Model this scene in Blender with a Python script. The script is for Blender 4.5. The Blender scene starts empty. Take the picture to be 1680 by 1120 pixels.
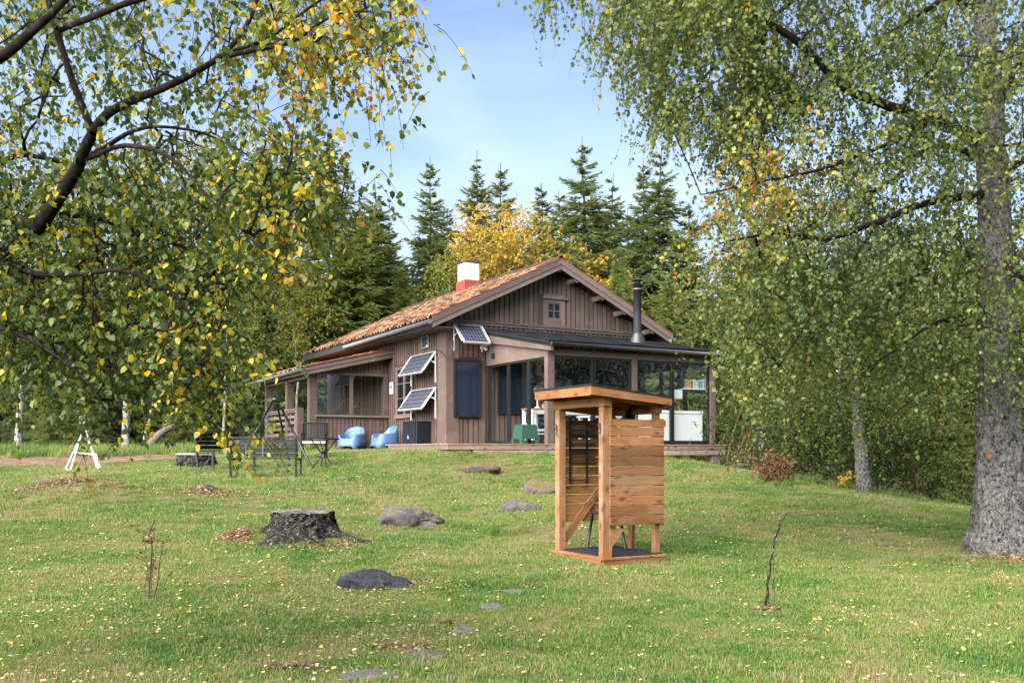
import bpy, bmesh, math, random
import numpy as np
from mathutils import Vector, Matrix

# ------------------------------------------------------------------ camera, sky, sun, exposure
SC = bpy.context.scene
COL = SC.collection
F, CX, HY, EYE = 1558.0, 840.0, 740.0, 1.5
cd = bpy.data.cameras.new('camera'); cam = bpy.data.objects.new('camera', cd); COL.objects.link(cam)
cam.location = (0, 0, EYE); cam.rotation_euler = (math.radians(90), 0, 0)
cd.sensor_width = 36; cd.lens = F / 1680 * 36; cd.shift_y = 180 / 1680; cd.clip_end = 900; cd.clip_start = .05
SC.camera = cam
SUN = Vector((-.52, -.66, .62)).normalized()
w = bpy.data.worlds.new('World'); SC.world = w; w.use_nodes = True
nt = w.node_tree; nt.nodes.clear()
wo = nt.nodes.new('ShaderNodeOutputWorld'); bg = nt.nodes.new('ShaderNodeBackground')
sky = nt.nodes.new('ShaderNodeTexSky'); sky.sky_type = 'NISHITA'; sky.sun_disc = False
sky.sun_elevation = math.asin(SUN.z); sky.sun_rotation = math.atan2(SUN.x, SUN.y)
sky.air_density = 1.0; sky.dust_density = .25; sky.ozone_density = 1.6
tc = nt.nodes.new('ShaderNodeTexCoord')
mp = nt.nodes.new('ShaderNodeMapping'); mp.inputs['Scale'].default_value = (1.0, 1.0, 3.2); mp.inputs['Rotation'].default_value = (0, .25, .3)
n1 = nt.nodes.new('ShaderNodeTexNoise'); n1.inputs['Scale'].default_value = 2.3; n1.inputs['Detail'].default_value = 9; n1.inputs['Roughness'].default_value = .58
n1.inputs['Distortion'].default_value = .5
cr = nt.nodes.new('ShaderNodeValToRGB'); cr.color_ramp.elements[0].position = .40; cr.color_ramp.elements[1].position = .78
sep = nt.nodes.new('ShaderNodeSeparateXYZ')
hz = nt.nodes.new('ShaderNodeMapRange'); hz.inputs[1].default_value = 0; hz.inputs[2].default_value = .5; hz.inputs[3].default_value = .80; hz.inputs[4].default_value = 0
mx = nt.nodes.new('ShaderNodeMath'); mx.operation = 'MULTIPLY'; mx.inputs[1].default_value = .55
ad = nt.nodes.new('ShaderNodeMath'); ad.operation = 'ADD'; ad.use_clamp = True
mix = nt.nodes.new('ShaderNodeMix'); mix.data_type = 'RGBA'
mix.inputs[7].default_value = (3.1, 3.75, 4.6, 1)
L = nt.links.new
L(tc.outputs['Generated'], mp.inputs[0]); L(mp.outputs[0], n1.inputs['Vector']); L(n1.outputs[0], cr.inputs[0])
L(tc.outputs['Generated'], sep.inputs[0]); L(sep.outputs[2], hz.inputs[0])
L(cr.outputs[0], mx.inputs[0]); L(mx.outputs[0], ad.inputs[0]); L(hz.outputs[0], ad.inputs[1])
L(ad.outputs[0], mix.inputs[0]); hs = nt.nodes.new('ShaderNodeHueSaturation'); hs.inputs['Saturation'].default_value = 1.18; hs.inputs['Value'].default_value = .82; hs.inputs['Hue'].default_value = .512; L(sky.outputs[0], hs.inputs['Color']); L(hs.outputs[0], mix.inputs[6]); L(mix.outputs[2], bg.inputs[0]); L(bg.outputs[0], wo.inputs[0])
bg.inputs[1].default_value = .085
sl = bpy.data.lights.new('sun', 'SUN'); so = bpy.data.objects.new('sun', sl); COL.objects.link(so)
sl.energy = 4.8; sl.angle = math.radians(75); sl.color = (1, .975, .935)
so.rotation_euler = (-SUN).to_track_quat('-Z', 'Y').to_euler(); so.location = (-30, -20, 40)
vs = SC.view_settings; vs.view_transform = 'Standard'; vs.look = 'None'; vs.gamma = 1; vs.use_curve_mapping = False
vs.exposure = 1.85
cy = SC.cycles
cy.max_bounces = 7; cy.diffuse_bounces = 3; cy.glossy_bounces = 3; cy.transmission_bounces = 4; cy.transparent_max_bounces = 12
cy.use_denoising = True; cy.sample_clamp_indirect = 6; cy.caustics_reflective = False; cy.caustics_refractive = False

RNG = np.random.default_rng(7); random.seed(7)
def P(px, py, Y): return Vector(((px - CX) / F * Y, Y, EYE - (py - HY) / F * Y))

# ------------------------------------------------------------------ noise and terrain
_lat = np.random.default_rng(3).random((256, 256))
def vnoise(x, y):
    xi = np.floor(x).astype(int); yi = np.floor(y).astype(int); fx = x - xi; fy = y - yi
    fx = fx * fx * (3 - 2 * fx); fy = fy * fy * (3 - 2 * fy)
    a = _lat[xi & 255, yi & 255]; b = _lat[(xi + 1) & 255, yi & 255]; c = _lat[xi & 255, (yi + 1) & 255]; d = _lat[(xi + 1) & 255, (yi + 1) & 255]
    return (a * (1 - fx) + b * fx) * (1 - fy) + (c * (1 - fx) + d * fx) * fy - .5
def fbm(x, y, o=3):
    s = 0; a = 1
    for _ in range(o): s = s + a * vnoise(x, y); x = x * 2.03 + 17; y = y * 2.03 + 31; a *= .5
    return s
ctrl = [(605, 1112, 6.15), (1400, 1115, 6.2), (200, 1115, 6.2), (697, 1077, 7), (800, 997, 9.1), (870, 941, 11.6), (990, 925, 12.15), (1090, 915, 12.8), (915, 908, 13.2),
        (625, 975, 10.2), (1260, 1000, 9.2), (245, 985, 9.6), (500, 885, 14), (600, 885, 14), (680, 862, 16), (850, 838, 17.5), (885, 805, 20), (780, 784, 21),
        (385, 784, 19.8), (490, 784, 19.8), (440, 774, 21.5), (517, 768, 22.3), (322, 771, 21), (100, 815, 17), (330, 806, 17.6), (0, 905, 13), (0, 1010, 9),
        (140, 772, 24), (0, 778, 24), (250, 745, 30), (60, 742, 31), (200, 735, 36), (576, 738, 29), (630, 738, 28.4), (688, 738, 27), (735, 741, 25.6), (850, 748, 22.8), (735, 741, 22.2), (790, 745, 22.4), (520, 753, 23.6),
        (1000, 755, 23.5), (1165, 762, 26), (1275, 796, 21), (1415, 808, 22), (1500, 823, 20), (1600, 852, 17), (1640, 912, 13), (1690, 905, 13), (1400, 900, 14), (1200, 840, 16.5)]
cp = [(*(P(*c)[:2]), P(*c)[2]) for c in ctrl]
cp += [(0, 0, 0), (-6, 0, 0), (6, 0, 0), (-8, 5, 0), (8, 5, .05), (-12, 10, .1), (0, -8, 0), (12, 8, -.1), (14, 24, -.6), (17, 18, -.7), (11, 27, -.25), (20, 30, -1.6), (8, 32, .6), (5, 40, 1.0), (-3, 38, 1.55), (-10, 42, 1.7), (-20, 38, 1.7),
       (20, 45, -1.2), (0, 55, 1.4), (-25, 20, 1.0), (-30, 55, 1.8), (30, 60, -1), (0, 75, 1.6), (-22, 30, 1.5), (28, 12, -1.4), (0, 32, 1.5), (2, 27, 1.45), (4, 30, 1.25)]
cp = np.array(cp)
def _U(r2): return np.where(r2 > 1e-9, r2 * np.log(r2 + 1e-12), 0) * .5
_n = len(cp); _d = ((cp[:, None, :2] - cp[None, :, :2]) ** 2).sum(-1)
_A = np.zeros((_n + 3, _n + 3)); _A[:_n, :_n] = _U(_d) + np.eye(_n) * .25; _A[:_n, _n] = 1; _A[:_n, _n + 1:] = cp[:, :2]; _A[_n, :_n] = 1; _A[_n + 1:, :_n] = cp[:, :2].T
_w = np.linalg.solve(_A, np.concatenate([cp[:, 2], [0, 0, 0]]))
MOUNDS = []
def hz_(x, y):
    x = np.asarray(x, float); y = np.asarray(y, float)
    xc = np.clip(x, -34, 34); yc = np.clip(y, -10, 80)
    d = (xc[..., None] - cp[:, 0]) ** 2 + (yc[..., None] - cp[:, 1]) ** 2
    z = (_U(d) * _w[:_n]).sum(-1) + _w[_n] + _w[_n + 1] * xc + _w[_n + 2] * yc
    z = z + .05 * fbm(x * .9, y * .9) + .018 * fbm(x * 4 + 9, y * 4)
    for mxx, myy, rx, ry, hh in MOUNDS: z = z + hh * np.exp(-((x - mxx) / rx) ** 2 - ((y - myy) / ry) ** 2)
    return z
def gz(x, y): return float(hz_(np.array([x]), np.array([y]))[0])
for (px, py, Y, rx, ry, hh) in [(100, 812, 17, 1.0, .5, .24), (185, 810, 17, .8, .4, .14), (420, 875, 13.9, .5, .35, .15), (540, 890, 13.8, .5, .35, .06), (780, 782, 21, .6, .4, .12), (832, 868, 15, .28, .25, .13), (330, 806, 17.6, .8, .4, .08), (1635, 925, 12.4, .5, .4, .06)]:
    p = P(px, py, Y); MOUNDS.append((p.x, p.y, rx, ry, hh))

# ------------------------------------------------------------------ object helpers
def empty(name, loc, label, cat, rz=0, group=None):
    o = bpy.data.objects.new(name, None); COL.objects.link(o); o.location = loc; o.rotation_euler = (0, 0, rz); o.empty_display_size = .2
    o['label'] = label; o['category'] = cat
    if group: o['group'] = group
    return o
def tag(o, label, cat, group=None):
    o['label'] = label; o['category'] = cat
    if group: o['group'] = group
    return o
def link(name, me, parent=None, loc=None, rot=None, kind=None):
    o = bpy.data.objects.new(name, me); COL.objects.link(o)
    if parent: o.parent = parent
    if loc is not None: o.location = loc
    if rot is not None: o.rotation_euler = rot
    if kind: o['kind'] = kind
    return o
def mesh(name, V, FA, mat, smooth=False, attrs=None):
    V = np.asarray(V, np.float32).reshape(-1, 3); me = bpy.data.meshes.new(name)
    if isinstance(FA, np.ndarray):
        k = FA.shape[1]; n = len(FA)
        me.vertices.add(len(V)); me.vertices.foreach_set('co', V.ravel())
        me.loops.add(n * k); me.loops.foreach_set('vertex_index', FA.astype(np.int32).ravel())
        me.polygons.add(n); me.polygons.foreach_set('loop_start', np.arange(0, n * k, k, dtype=np.int32))
        if smooth: me.polygons.foreach_set('use_smooth', np.ones(n, bool))
        me.update(calc_edges=True)
    else:
        me.from_pydata([tuple(v) for v in V.tolist()], [], FA)
        if smooth:
            for p in me.polygons: p.use_smooth = True
        me.update()
    if attrs:
        for k, v in attrs.items():
            a = me.attributes.new(k, 'FLOAT', 'POINT'); a.data.foreach_set('value', np.asarray(v, np.float32))
    if mat: me.materials.append(mat)
    return me
_boxc = {}
def boxmesh(sx, sy, sz, mat, bev=0):
    key = (round(sx, 3), round(sy, 3), round(sz, 3), mat.name, bev)
    if key in _boxc: return _boxc[key]
    bm = bmesh.new(); bmesh.ops.create_cube(bm, size=1)
    bmesh.ops.scale(bm, vec=(sx, sy, sz), verts=bm.verts)
    if bev: bmesh.ops.bevel(bm, geom=bm.edges, offset=bev, segments=1, affect='EDGES')
    me = bpy.data.meshes.new('box'); bm.to_mesh(me); bm.free(); me.materials.append(mat); _boxc[key] = me
    return me
def box(name, size, loc, mat, parent=None, rot=None, bev=0): return link(name, boxmesh(*size, mat, bev), parent, loc, rot)
def bx(name, x0, x1, y0, y1, z0, z1, mat, parent=None, bev=0):
    return box(name, (x1 - x0, y1 - y0, z1 - z0), ((x0 + x1) / 2, (y0 + y1) / 2, (z0 + z1) / 2), mat, parent, None, bev)
def prism(name, poly, a0, a1, mat, parent=None, axis='y', kind=None):
    """poly in the plane across the axis: (x,z) for y, (y,z) for x, (x,y) for z"""
    n = len(poly); V = []
    for a in (a0, a1):
        for p, q in poly: V.append((p, a, q) if axis == 'y' else (a, p, q) if axis == 'x' else (p, q, a))
    FA = [list(range(n)), list(range(2 * n - 1, n - 1, -1))] + [[i, i + n, (i + 1) % n + n, (i + 1) % n] for i in range(n)]
    me = mesh(name, V, FA, mat); bm = bmesh.new(); bm.from_mesh(me); bmesh.ops.recalc_face_normals(bm, faces=bm.faces); bm.to_mesh(me); bm.free()
    return link(name, me, parent, kind=kind)
def tubes(Pts, R, k=4):
    """Pts (T,K,3), R (T,K): batch of tubes with continuous rings"""
    Pts = np.asarray(Pts, float); R = np.asarray(R, float); T, K, _ = Pts.shape
    tg = np.gradient(Pts, axis=1); tg /= np.linalg.norm(tg, axis=2, keepdims=True) + 1e-9
    ref = np.where(np.abs(tg[:, :1, 2:3]) > .8, np.array([1., 0, 0]), np.array([0, 0, 1.])); ref = np.broadcast_to(ref, tg.shape)
    a = np.cross(tg, ref); a /= np.linalg.norm(a, axis=2, keepdims=True) + 1e-9; b = np.cross(tg, a)
    an = np.arange(k) * 2 * math.pi / k
    V = Pts[:, :, None, :] + R[:, :, None, None] * (np.cos(an)[None, None, :, None] * a[:, :, None, :] + np.sin(an)[None, None, :, None] * b[:, :, None, :])
    idx = np.arange(T * K * k).reshape(T, K, k); j = (np.arange(k) + 1) % k
    FA = np.stack([idx[:, :-1, :], idx[:, :-1][:, :, j], idx[:, 1:][:, :, j], idx[:, 1:, :]], -1).reshape(-1, 4)
    return V.reshape(-1, 3), FA
class Acc:
    def __init__(s): s.V = []; s.F = []; s.n = 0; s.a = []
    def add(s, V, FA, a=None):
        V = np.asarray(V).reshape(-1, 3); s.V.append(V); s.F.append(np.asarray(FA) + s.n); s.n += len(V)
        s.a.append(np.zeros(len(V)) if a is None else np.asarray(a))
    def mesh(s, name, mat, smooth=False, attr=None):
        return mesh(name, np.concatenate(s.V), np.concatenate(s.F), mat, smooth, {attr: np.concatenate(s.a)} if attr else None)
def tube(name, pts, r, mat, parent=None, k=8, caps=True):
    pts = np.array([tuple(p) for p in pts], float); R = np.full(len(pts), r) if np.isscalar(r) else np.array(r, float)
    V, FA = tubes(pts[None], R[None], k); FA = FA.tolist()
    if caps: FA += [list(range(k)), list(range(len(V) - 1, len(V) - k - 1, -1))]
    me = mesh(name, V, FA, mat, False)
    for p in me.polygons: p.use_smooth = len(p.vertices) == 4
    return link(name, me, parent)
def smooth_line(pts, n):
    pts = np.array([tuple(p) for p in pts], float); d = np.r_[0, np.cumsum(np.linalg.norm(np.diff(pts, axis=0), axis=1))]
    t = np.linspace(0, d[-1], n); q = np.stack([np.interp(t, d, pts[:, i]) for i in range(3)], 1)
    for _ in range(2): q[1:-1] = (q[:-2] + 2 * q[1:-1] + q[2:]) / 4
    return q

# ------------------------------------------------------------------ materials
def M(name, rough=.7, spec=.3, metal=0):
    m = bpy.data.materials.new(name); m.use_nodes = True; b = m.node_tree.nodes['Principled BSDF']
    b.inputs['Roughness'].default_value = rough; b.inputs['Specular IOR Level'].default_value = spec; b.inputs['Metallic'].default_value = metal
    return m, m.node_tree, b
def nd(t, typ, **kw):
    n = t.nodes.new(typ)
    for k, v in kw.items():
        if k[0] == 'i' and k[1:].isdigit(): n.inputs[int(k[1:])].default_value = v
        else: setattr(n, k, v)
    return n
def noise(t, scale, detail=4, rough=.6, vec=None, dist=0, dim='3D', w=None):
    n = t.nodes.new('ShaderNodeTexNoise'); n.noise_dimensions = dim
    n.inputs['Scale'].default_value = scale; n.inputs['Detail'].default_value = detail; n.inputs['Roughness'].default_value = rough; n.inputs['Distortion'].default_value = dist
    if vec: t.links.new(vec, n.inputs['Vector'])
    if w: t.links.new(w, n.inputs['W'])
    return n.outputs[0]
def ramp(t, fac, stops):
    r = t.nodes.new('ShaderNodeValToRGB'); e = r.color_ramp.elements
    while len(e) < len(stops): e.new(.5)
    for i, (p, c) in enumerate(stops): e[i].position = p; e[i].color = (*c, 1) if len(c) == 3 else c
    t.links.new(fac, r.inputs[0]); return r.outputs[0]
def mixc(t, fac, a, b, mode='MIX'):
    n = t.nodes.new('ShaderNodeMix'); n.data_type = 'RGBA'; n.blend_type = mode
    for v, i in ((fac, 0), (a, 6), (b, 7)):
        if isinstance(v, (int, float)): n.inputs[i].default_value = v
        elif isinstance(v, tuple): n.inputs[i].default_value = (*v, 1)
        else: t.links.new(v, n.inputs[i])
    return n.outputs[2]
def math_(t, op, a, b=0., clamp=False):
    n = t.nodes.new('ShaderNodeMath'); n.operation = op; n.use_clamp = clamp
    for v, i in ((a, 0), (b, 1)):
        if isinstance(v, (int, float)): n.inputs[i].default_value = v
        else: t.links.new(v, n.inputs[i])
    return n.outputs[0]
def bump(t, b, h, s=.5, d=.01):
    n = t.nodes.new('ShaderNodeBump'); n.inputs['Strength'].default_value = s; n.inputs['Distance'].default_value = d
    t.links.new(h, n.inputs['Height']); t.links.new(n.outputs[0], b.inputs['Normal'])
def objvec(t, scale=(1, 1, 1), kind='Object'):
    c = t.nodes.new('ShaderNodeTexCoord'); m = t.nodes.new('ShaderNodeMapping'); m.inputs['Scale'].default_value = scale
    t.links.new(c.outputs[kind], m.inputs[0]); return m.outputs[0]
def geovec(t, scale=(1, 1, 1)):
    c = t.nodes.new('ShaderNodeNewGeometry'); m = t.nodes.new('ShaderNodeMapping'); m.inputs['Scale'].default_value = scale
    t.links.new(c.outputs['Position'], m.inputs[0]); return m.outputs[0]
def wood(name, c0, c1, dark, axis=0, knots=True, rough=.65, grain=1., weather=(.25, .2, .17), weath=.25):
    """planks: grain runs along the axis, knots, each object its own offset and tone"""
    m, t, b = M(name, rough, .25)
    oi = t.nodes.new('ShaderNodeObjectInfo'); rnd = oi.outputs['Random']; W = math_(t, 'MULTIPLY', rnd, 57.)
    sc = [16, 16, 16]; sc[axis] = .9
    v = objvec(t, tuple(sc)); g = noise(t, 1.6 * grain, 6, .65, v, .9, '4D', W)
    sc2 = [90, 90, 90]; sc2[axis] = 2.5
    fine = noise(t, 1.5, 3, .6, objvec(t, tuple(sc2)), 0, '4D', W)
    col = ramp(t, g, [(.3, c1), (.55, c0), (.75, tuple(x * .8 for x in c0))])
    col = mixc(t, math_(t, 'MULTIPLY', ramp(t, fine, [(.4, (0, 0, 0)), (.65, (1, 1, 1))]), .45), col, tuple(x * .45 for x in c1))
    tone = nd(t, 'ShaderNodeMapRange', i1=0., i2=1., i3=.74, i4=1.18); t.links.new(rnd, tone.inputs[0])
    hsv = nd(t, 'ShaderNodeHueSaturation'); t.links.new(tone.outputs[0], hsv.inputs['Value']); t.links.new(col, hsv.inputs['Color']); col = hsv.outputs[0]
    wn = ramp(t, noise(t, .9, 4, .7, objvec(t, (2, 2, 2)), 0, '4D', W), [(.5, (0, 0, 0)), (.72, (1, 1, 1))])
    col = mixc(t, math_(t, 'MULTIPLY', wn, weath), col, weather)
    if knots:
        sk = [8, 8, 8]; sk[axis] = 4.2
        vo = t.nodes.new('ShaderNodeTexVoronoi'); vo.inputs['Scale'].default_value = 1
        va = t.nodes.new('ShaderNodeVectorMath'); va.operation = 'ADD'; t.links.new(objvec(t, tuple(sk)), va.inputs[0]); t.links.new(W, va.inputs[1]); t.links.new(va.outputs[0], vo.inputs['Vector'])
        k = ramp(t, vo.outputs['Distance'], [(.09, (1, 1, 1)), (.17, (.5, .5, .5)), (.36, (0, 0, 0))])
        col = mixc(t, math_(t, 'MULTIPLY', k, .85), col, dark)
    t.links.new(col, b.inputs['Base Color']); bump(t, b, fine, .35, .004)
    return m
def plain(name, c, rough=.5, spec=.4, metal=0, var=.12, bumps=0):
    m, t, b = M(name, rough, spec, metal)
    n = noise(t, 6, 5, .6, objvec(t))
    col = mixc(t, ramp(t, n, [(.35, (0, 0, 0)), (.7, (1, 1, 1))]), c, tuple(x * (1 - var * 2) for x in c))
    t.links.new(col, b.inputs['Base Color'])
    if bumps: bump(t, b, noise(t, 60, 3, .6, objvec(t)), bumps, .004)
    return m
paint = wood('brown_painted_wood', (.138, .092, .075), (.108, .071, .057), (.05, .03, .025), 2, False, .6, 1, (.20, .155, .135), .5)
paintx = wood('brown_painted_rail', (.152, .108, .091), (.128, .090, .075), (.05, .03, .025), 0, False, .55, 1, (.24, .19, .165), .4)
painty = wood('brown_painted_rail_deep', (.152, .108, .091), (.128, .090, .075), (.05, .03, .025), 1, False, .55, 1, (.24, .19, .165), .4)
back_m = plain('dark_brown_recess', (.07, .047, .038), .8, .2)
pine_x = wood('pine_board_x', (.335, .152, .056), (.21, .085, .027), (.10, .035, .015), 0, True, .6, 1, (.40, .28, .19), .35)
pine_y = wood('pine_board_y', (.335, .152, .056), (.21, .085, .027), (.10, .035, .015), 1, True, .6, 1, (.40, .28, .19), .35)
pine_z = wood('pine_post', (.33, .165, .072), (.235, .105, .038), (.12, .04, .02), 2, True, .6, 1, (.42, .32, .25), .45)
pine_dark = wood('darker_pine_board', (.235, .108, .045), (.16, .07, .03), (.05, .02, .012), 0, True, .6, 1, (.20, .12, .08), .5)
pine_pale = wood('grey_stained_pine_board', (.38, .21, .10), (.28, .15, .07), (.08, .04, .03), 0, True, .6, 1, (.13, .11, .10), .9)
deckw = wood('weathered_deck_wood', (.36, .235, .17), (.25, .145, .09), (.10, .05, .03), 0, True, .75, 1, (.36, .30, .27), .9)
deckw_grey = wood('greyed_deck_wood', (.38, .30, .26), (.28, .21, .18), (.10, .07, .05), 0, True, .75, 1, (.34, .28, .25), .6)
log_end = plain('grey_log', (.22, .17, .145), .8, .2)
black_m = plain('black_metal', (.012, .013, .015), .38, .5)
black_soft = plain('matt_black', (.015, .016, .018), .7, .3)
gun = plain('dark_grey_slat', (.008, .008, .010), .6, .25, bumps=.2)
alu = plain('pale_aluminium', (.46, .46, .46), .4, .5, .3, .05)
white_p = plain('white_paint', (.76, .76, .74), .45, .4, 0, .05)
white_pl = plain('white_plastic', (.8, .8, .79), .4, .4, 0, .03)
blue_pl = plain('blue_plastic', (.068, .130, .25), .42, .45, 0, .04)
green_pl = plain('green_plastic', (.022, .07, .045), .4, .45, 0, .05)
navy = plain('dark_navy_metal', (.009, .012, .017), .45, .35)
rubber = plain('black_rubber', (.018, .019, .024), .7, .3, bumps=.8)
red_m = plain('red_sheet', (.30, .055, .035), .55, .4)
orange_pl = plain('orange_jar', (.55, .2, .06), .5, .4)
gutter_m = plain('brown_black_gutter', (.06, .055, .055), .4, .5, .2)
zinc = plain('zinc_gutter', (.17, .17, .18), .5, .4, .4)
def glassm(name, tint, refl, rough=0):
    m = bpy.data.materials.new(name); m.use_nodes = True; t = m.node_tree; t.nodes.clear()
    o = t.nodes.new('ShaderNodeOutputMaterial'); tr = t.nodes.new('ShaderNodeBsdfTransparent'); gl = t.nodes.new('ShaderNodeBsdfGlossy'); fr = t.nodes.new('ShaderNodeFresnel'); mixs = t.nodes.new('ShaderNodeMixShader')
    tr.inputs[0].default_value = (*tint, 1); gl.inputs['Roughness'].default_value = rough; gl.inputs[0].default_value = (.95, .97, 1, 1); fr.inputs[0].default_value = 1.5
    g = t.nodes.new('ShaderNodeNewGeometry'); a = math_(t, 'MULTIPLY', math_(t, 'MULTIPLY', fr.outputs[0], refl), math_(t, 'SUBTRACT', 1., g.outputs['Backfacing']))
    t.links.new(a, mixs.inputs[0]); t.links.new(tr.outputs[0], mixs.inputs[1]); t.links.new(gl.outputs[0], mixs.inputs[2]); t.links.new(mixs.outputs[0], o.inputs[0])
    return m
glass = glassm('window_glass', (.955, .975, .965), 1.)
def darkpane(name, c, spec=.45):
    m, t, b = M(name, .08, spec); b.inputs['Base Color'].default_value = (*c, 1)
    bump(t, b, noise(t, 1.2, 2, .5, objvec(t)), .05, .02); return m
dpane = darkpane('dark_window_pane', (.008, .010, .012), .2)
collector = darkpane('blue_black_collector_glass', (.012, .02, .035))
# photovoltaic cells
def pvmat():
    m, t, b = M('solar_cells', .22, .5)
    br = t.nodes.new('ShaderNodeTexBrick'); br.offset = 0; br.inputs['Scale'].default_value = 1; br.inputs['Brick Width'].default_value = .09; br.inputs['Row Height'].default_value = .155; br.inputs['Mortar Size'].default_value = .006
    br.inputs['Color1'].default_value = (.028, .031, .045, 1); br.inputs['Color2'].default_value = (.036, .04, .055, 1); br.inputs['Mortar'].default_value = (.17, .175, .20, 1)
    t.links.new(objvec(t), br.inputs['Vector']); t.links.new(br.outputs[0], b.inputs['Base Color']); return m
pv = pvmat()
def tilemat():
    m, t, b = M('clay_roof_tile', .85, .2); v = geovec(t)
    a = noise(t, 1.1, 5, .7, v); c0_ = noise(t, 30, 3, .7, v); at_ = t.nodes.new('ShaderNodeAttribute'); at_.attribute_name = 'tint'; c = math_(t, 'ADD', math_(t, 'MULTIPLY', c0_, .45), math_(t, 'MULTIPLY', at_.outputs['Fac'], .50))
    col = ramp(t, c, [(.3, (.05, .028, .018)), (.44, (.13, .058, .032)), (.55, (.21, .092, .048)), (.66, (.26, .145, .08)), (.8, (.32, .22, .14))])
    col = mixc(t, ramp(t, a, [(.48, (0, 0, 0)), (.62, (.75, .75, .75))]), col, ramp(t, c, [(.35, (.085, .06, .025)), (.7, (.24, .15, .065))]))
    t.links.new(col, b.inputs['Base Color']); bump(t, b, c, .6, .02); return m
tile_m = tilemat()
def chim():
    m, t, b = M('whitewashed_masonry', .9, .15); v = objvec(t)
    n = noise(t, 3, 6, .7, v); col = ramp(t, n, [(.35, (.30, .27, .26)), (.5, (.62, .58, .55)), (.8, (.74, .71, .68))])
    t.links.new(col, b.inputs['Base Color']); bump(t, b, noise(t, 12, 4, .7, v), .6, .03); return m
chim_m = chim()
def rockmat(name, c0, c1, moss, mossamt, lich=.3):
    m, t, b = M(name, .85, .2); v = objvec(t)
    n = noise(t, 5, 8, .72, v, .4); col = ramp(t, n, [(.3, c1), (.5, c0), (.75, tuple(min(1, x * 1.5) for x in c0))])
    sp = ramp(t, noise(t, 30, 3, .8, v), [(.55, (0, 0, 0)), (.68, (1, 1, 1))])
    col = mixc(t, math_(t, 'MULTIPLY', sp, lich), col, (.36, .35, .33))
    g = t.nodes.new('ShaderNodeNewGeometry'); s = t.nodes.new('ShaderNodeSeparateXYZ'); t.links.new(g.outputs['Normal'], s.inputs[0])
    up = math_(t, 'MULTIPLY', ramp(t, s.outputs[2], [(.35, (0, 0, 0)), (.9, (1, 1, 1))]), ramp(t, noise(t, 3.5, 5, .7, v), [(.62 - mossamt * .35, (0, 0, 0)), (.72 - mossamt * .3, (1, 1, 1))]))
    col = mixc(t, up, col, ramp(t, noise(t, 25, 3, .7, v), [(.35, moss), (.7, tuple(x * 1.9 for x in moss))]))
    t.links.new(col, b.inputs['Base Color']); bump(t, b, noise(t, 16, 8, .8, v), 1., .06); return m
rock_grey = rockmat('grey_pink_rock', (.13, .102, .102), (.05, .042, .043), (.10, .10, .03), .35, .35)
rock_moss = rockmat('mossy_rock', (.115, .092, .085), (.05, .04, .036), (.115, .085, .028), .8, .3)
rock_dark = rockmat('dark_slate_rock', (.042, .044, .052), (.018, .019, .023), (.09, .11, .02), .18, .25)
stone_flat = rockmat('flat_grey_slab', (.22, .19, .18), (.16, .13, .12), (.2, .16, .1), .3)
def bark(name, c0, c1, lich, lamt, sc=10, depth=.03, vert=.35, hi=1.6, st=(.36, .5, .68)):
    m, t, b = M(name, .92, .12); v = objvec(t, (1, 1, vert))
    n = noise(t, sc, 8, .72, v, .6); col = ramp(t, n, [(st[0], c1), (st[1], c0), (st[2], tuple(min(1, x * hi) for x in c0))])
    l = ramp(t, noise(t, sc * .9, 6, .8, objvec(t), 1.2), [(.62 - lamt * .3, (0, 0, 0)), (.66 - lamt * .2, (1, 1, 1))])
    col = mixc(t, math_(t, 'MULTIPLY', l, .8), col, mixc(t, noise(t, 40, 2, .6, v), lich, tuple(x * .5 for x in lich)))
    t.links.new(col, b.inputs['Base Color']); bump(t, b, n, 1., depth); return m
bark_old = bark('old_birch_bark', (.135, .122, .110), (.010, .009, .008), (.42, .41, .37), .50, 22, .12, .6, 2.6, (.42, .50, .60))
bark_limb = bark('dark_birch_limb_bark', (.016, .011, .0095), (.005, .004, .0035), (.12, .135, .10), .16, 20, .02)
bark_white = bark('white_birch_bark', (.24, .22, .20), (.06, .05, .045), (.5, .48, .44), .4, 6, .02, .8)
bark_spruce = bark('spruce_bark', (.07, .055, .045), (.03, .022, .018), (.15, .14, .12), .2, 8, .02)
stump_bark = bark('stump_bark', (.034, .027, .023), (.005, .004, .004), (.36, .37, .29), .28, 24, .10, .35)
stump_top = plain('weathered_cut_wood', (.15, .12, .105), .9, .1, 0, .3, .6)
def leafmat(name, stops, trans=.35, rough=.5, spec=.25):
    m = bpy.data.materials.new(name); m.use_nodes = True; t = m.node_tree; b = t.nodes['Principled BSDF']; o = t.nodes['Material Output']
    b.inputs['Roughness'].default_value = rough; b.inputs['Specular IOR Level'].default_value = spec
    a = t.nodes.new('ShaderNodeAttribute'); a.attribute_name = 'tint'
    col = ramp(t, a.outputs['Fac'], stops)
    tl = t.nodes.new('ShaderNodeBsdfTranslucent'); ms = t.nodes.new('ShaderNodeMixShader'); ms.inputs[0].default_value = trans
    bright = mixc(t, 1., col, (1.3, 1.2, .6), 'MULTIPLY')
    t.links.new(col, b.inputs['Base Color']); t.links.new(bright, tl.inputs[0])
    t.links.new(b.outputs[0], ms.inputs[1]); t.links.new(tl.outputs[0], ms.inputs[2]); t.links.new(ms.outputs[0], o.inputs[0])
    return m
leaf_left = leafmat('birch_leaves_turning', [(0, (.035, .070, .020)), (.35, (.085, .135, .028)), (.58, (.19, .21, .035)), (.70, (.44, .38, .04)), (.84, (.66, .40, .035)), (.95, (.58, .22, .03)), (1, (.2, .07, .03))], .45, .42, .4)
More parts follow.
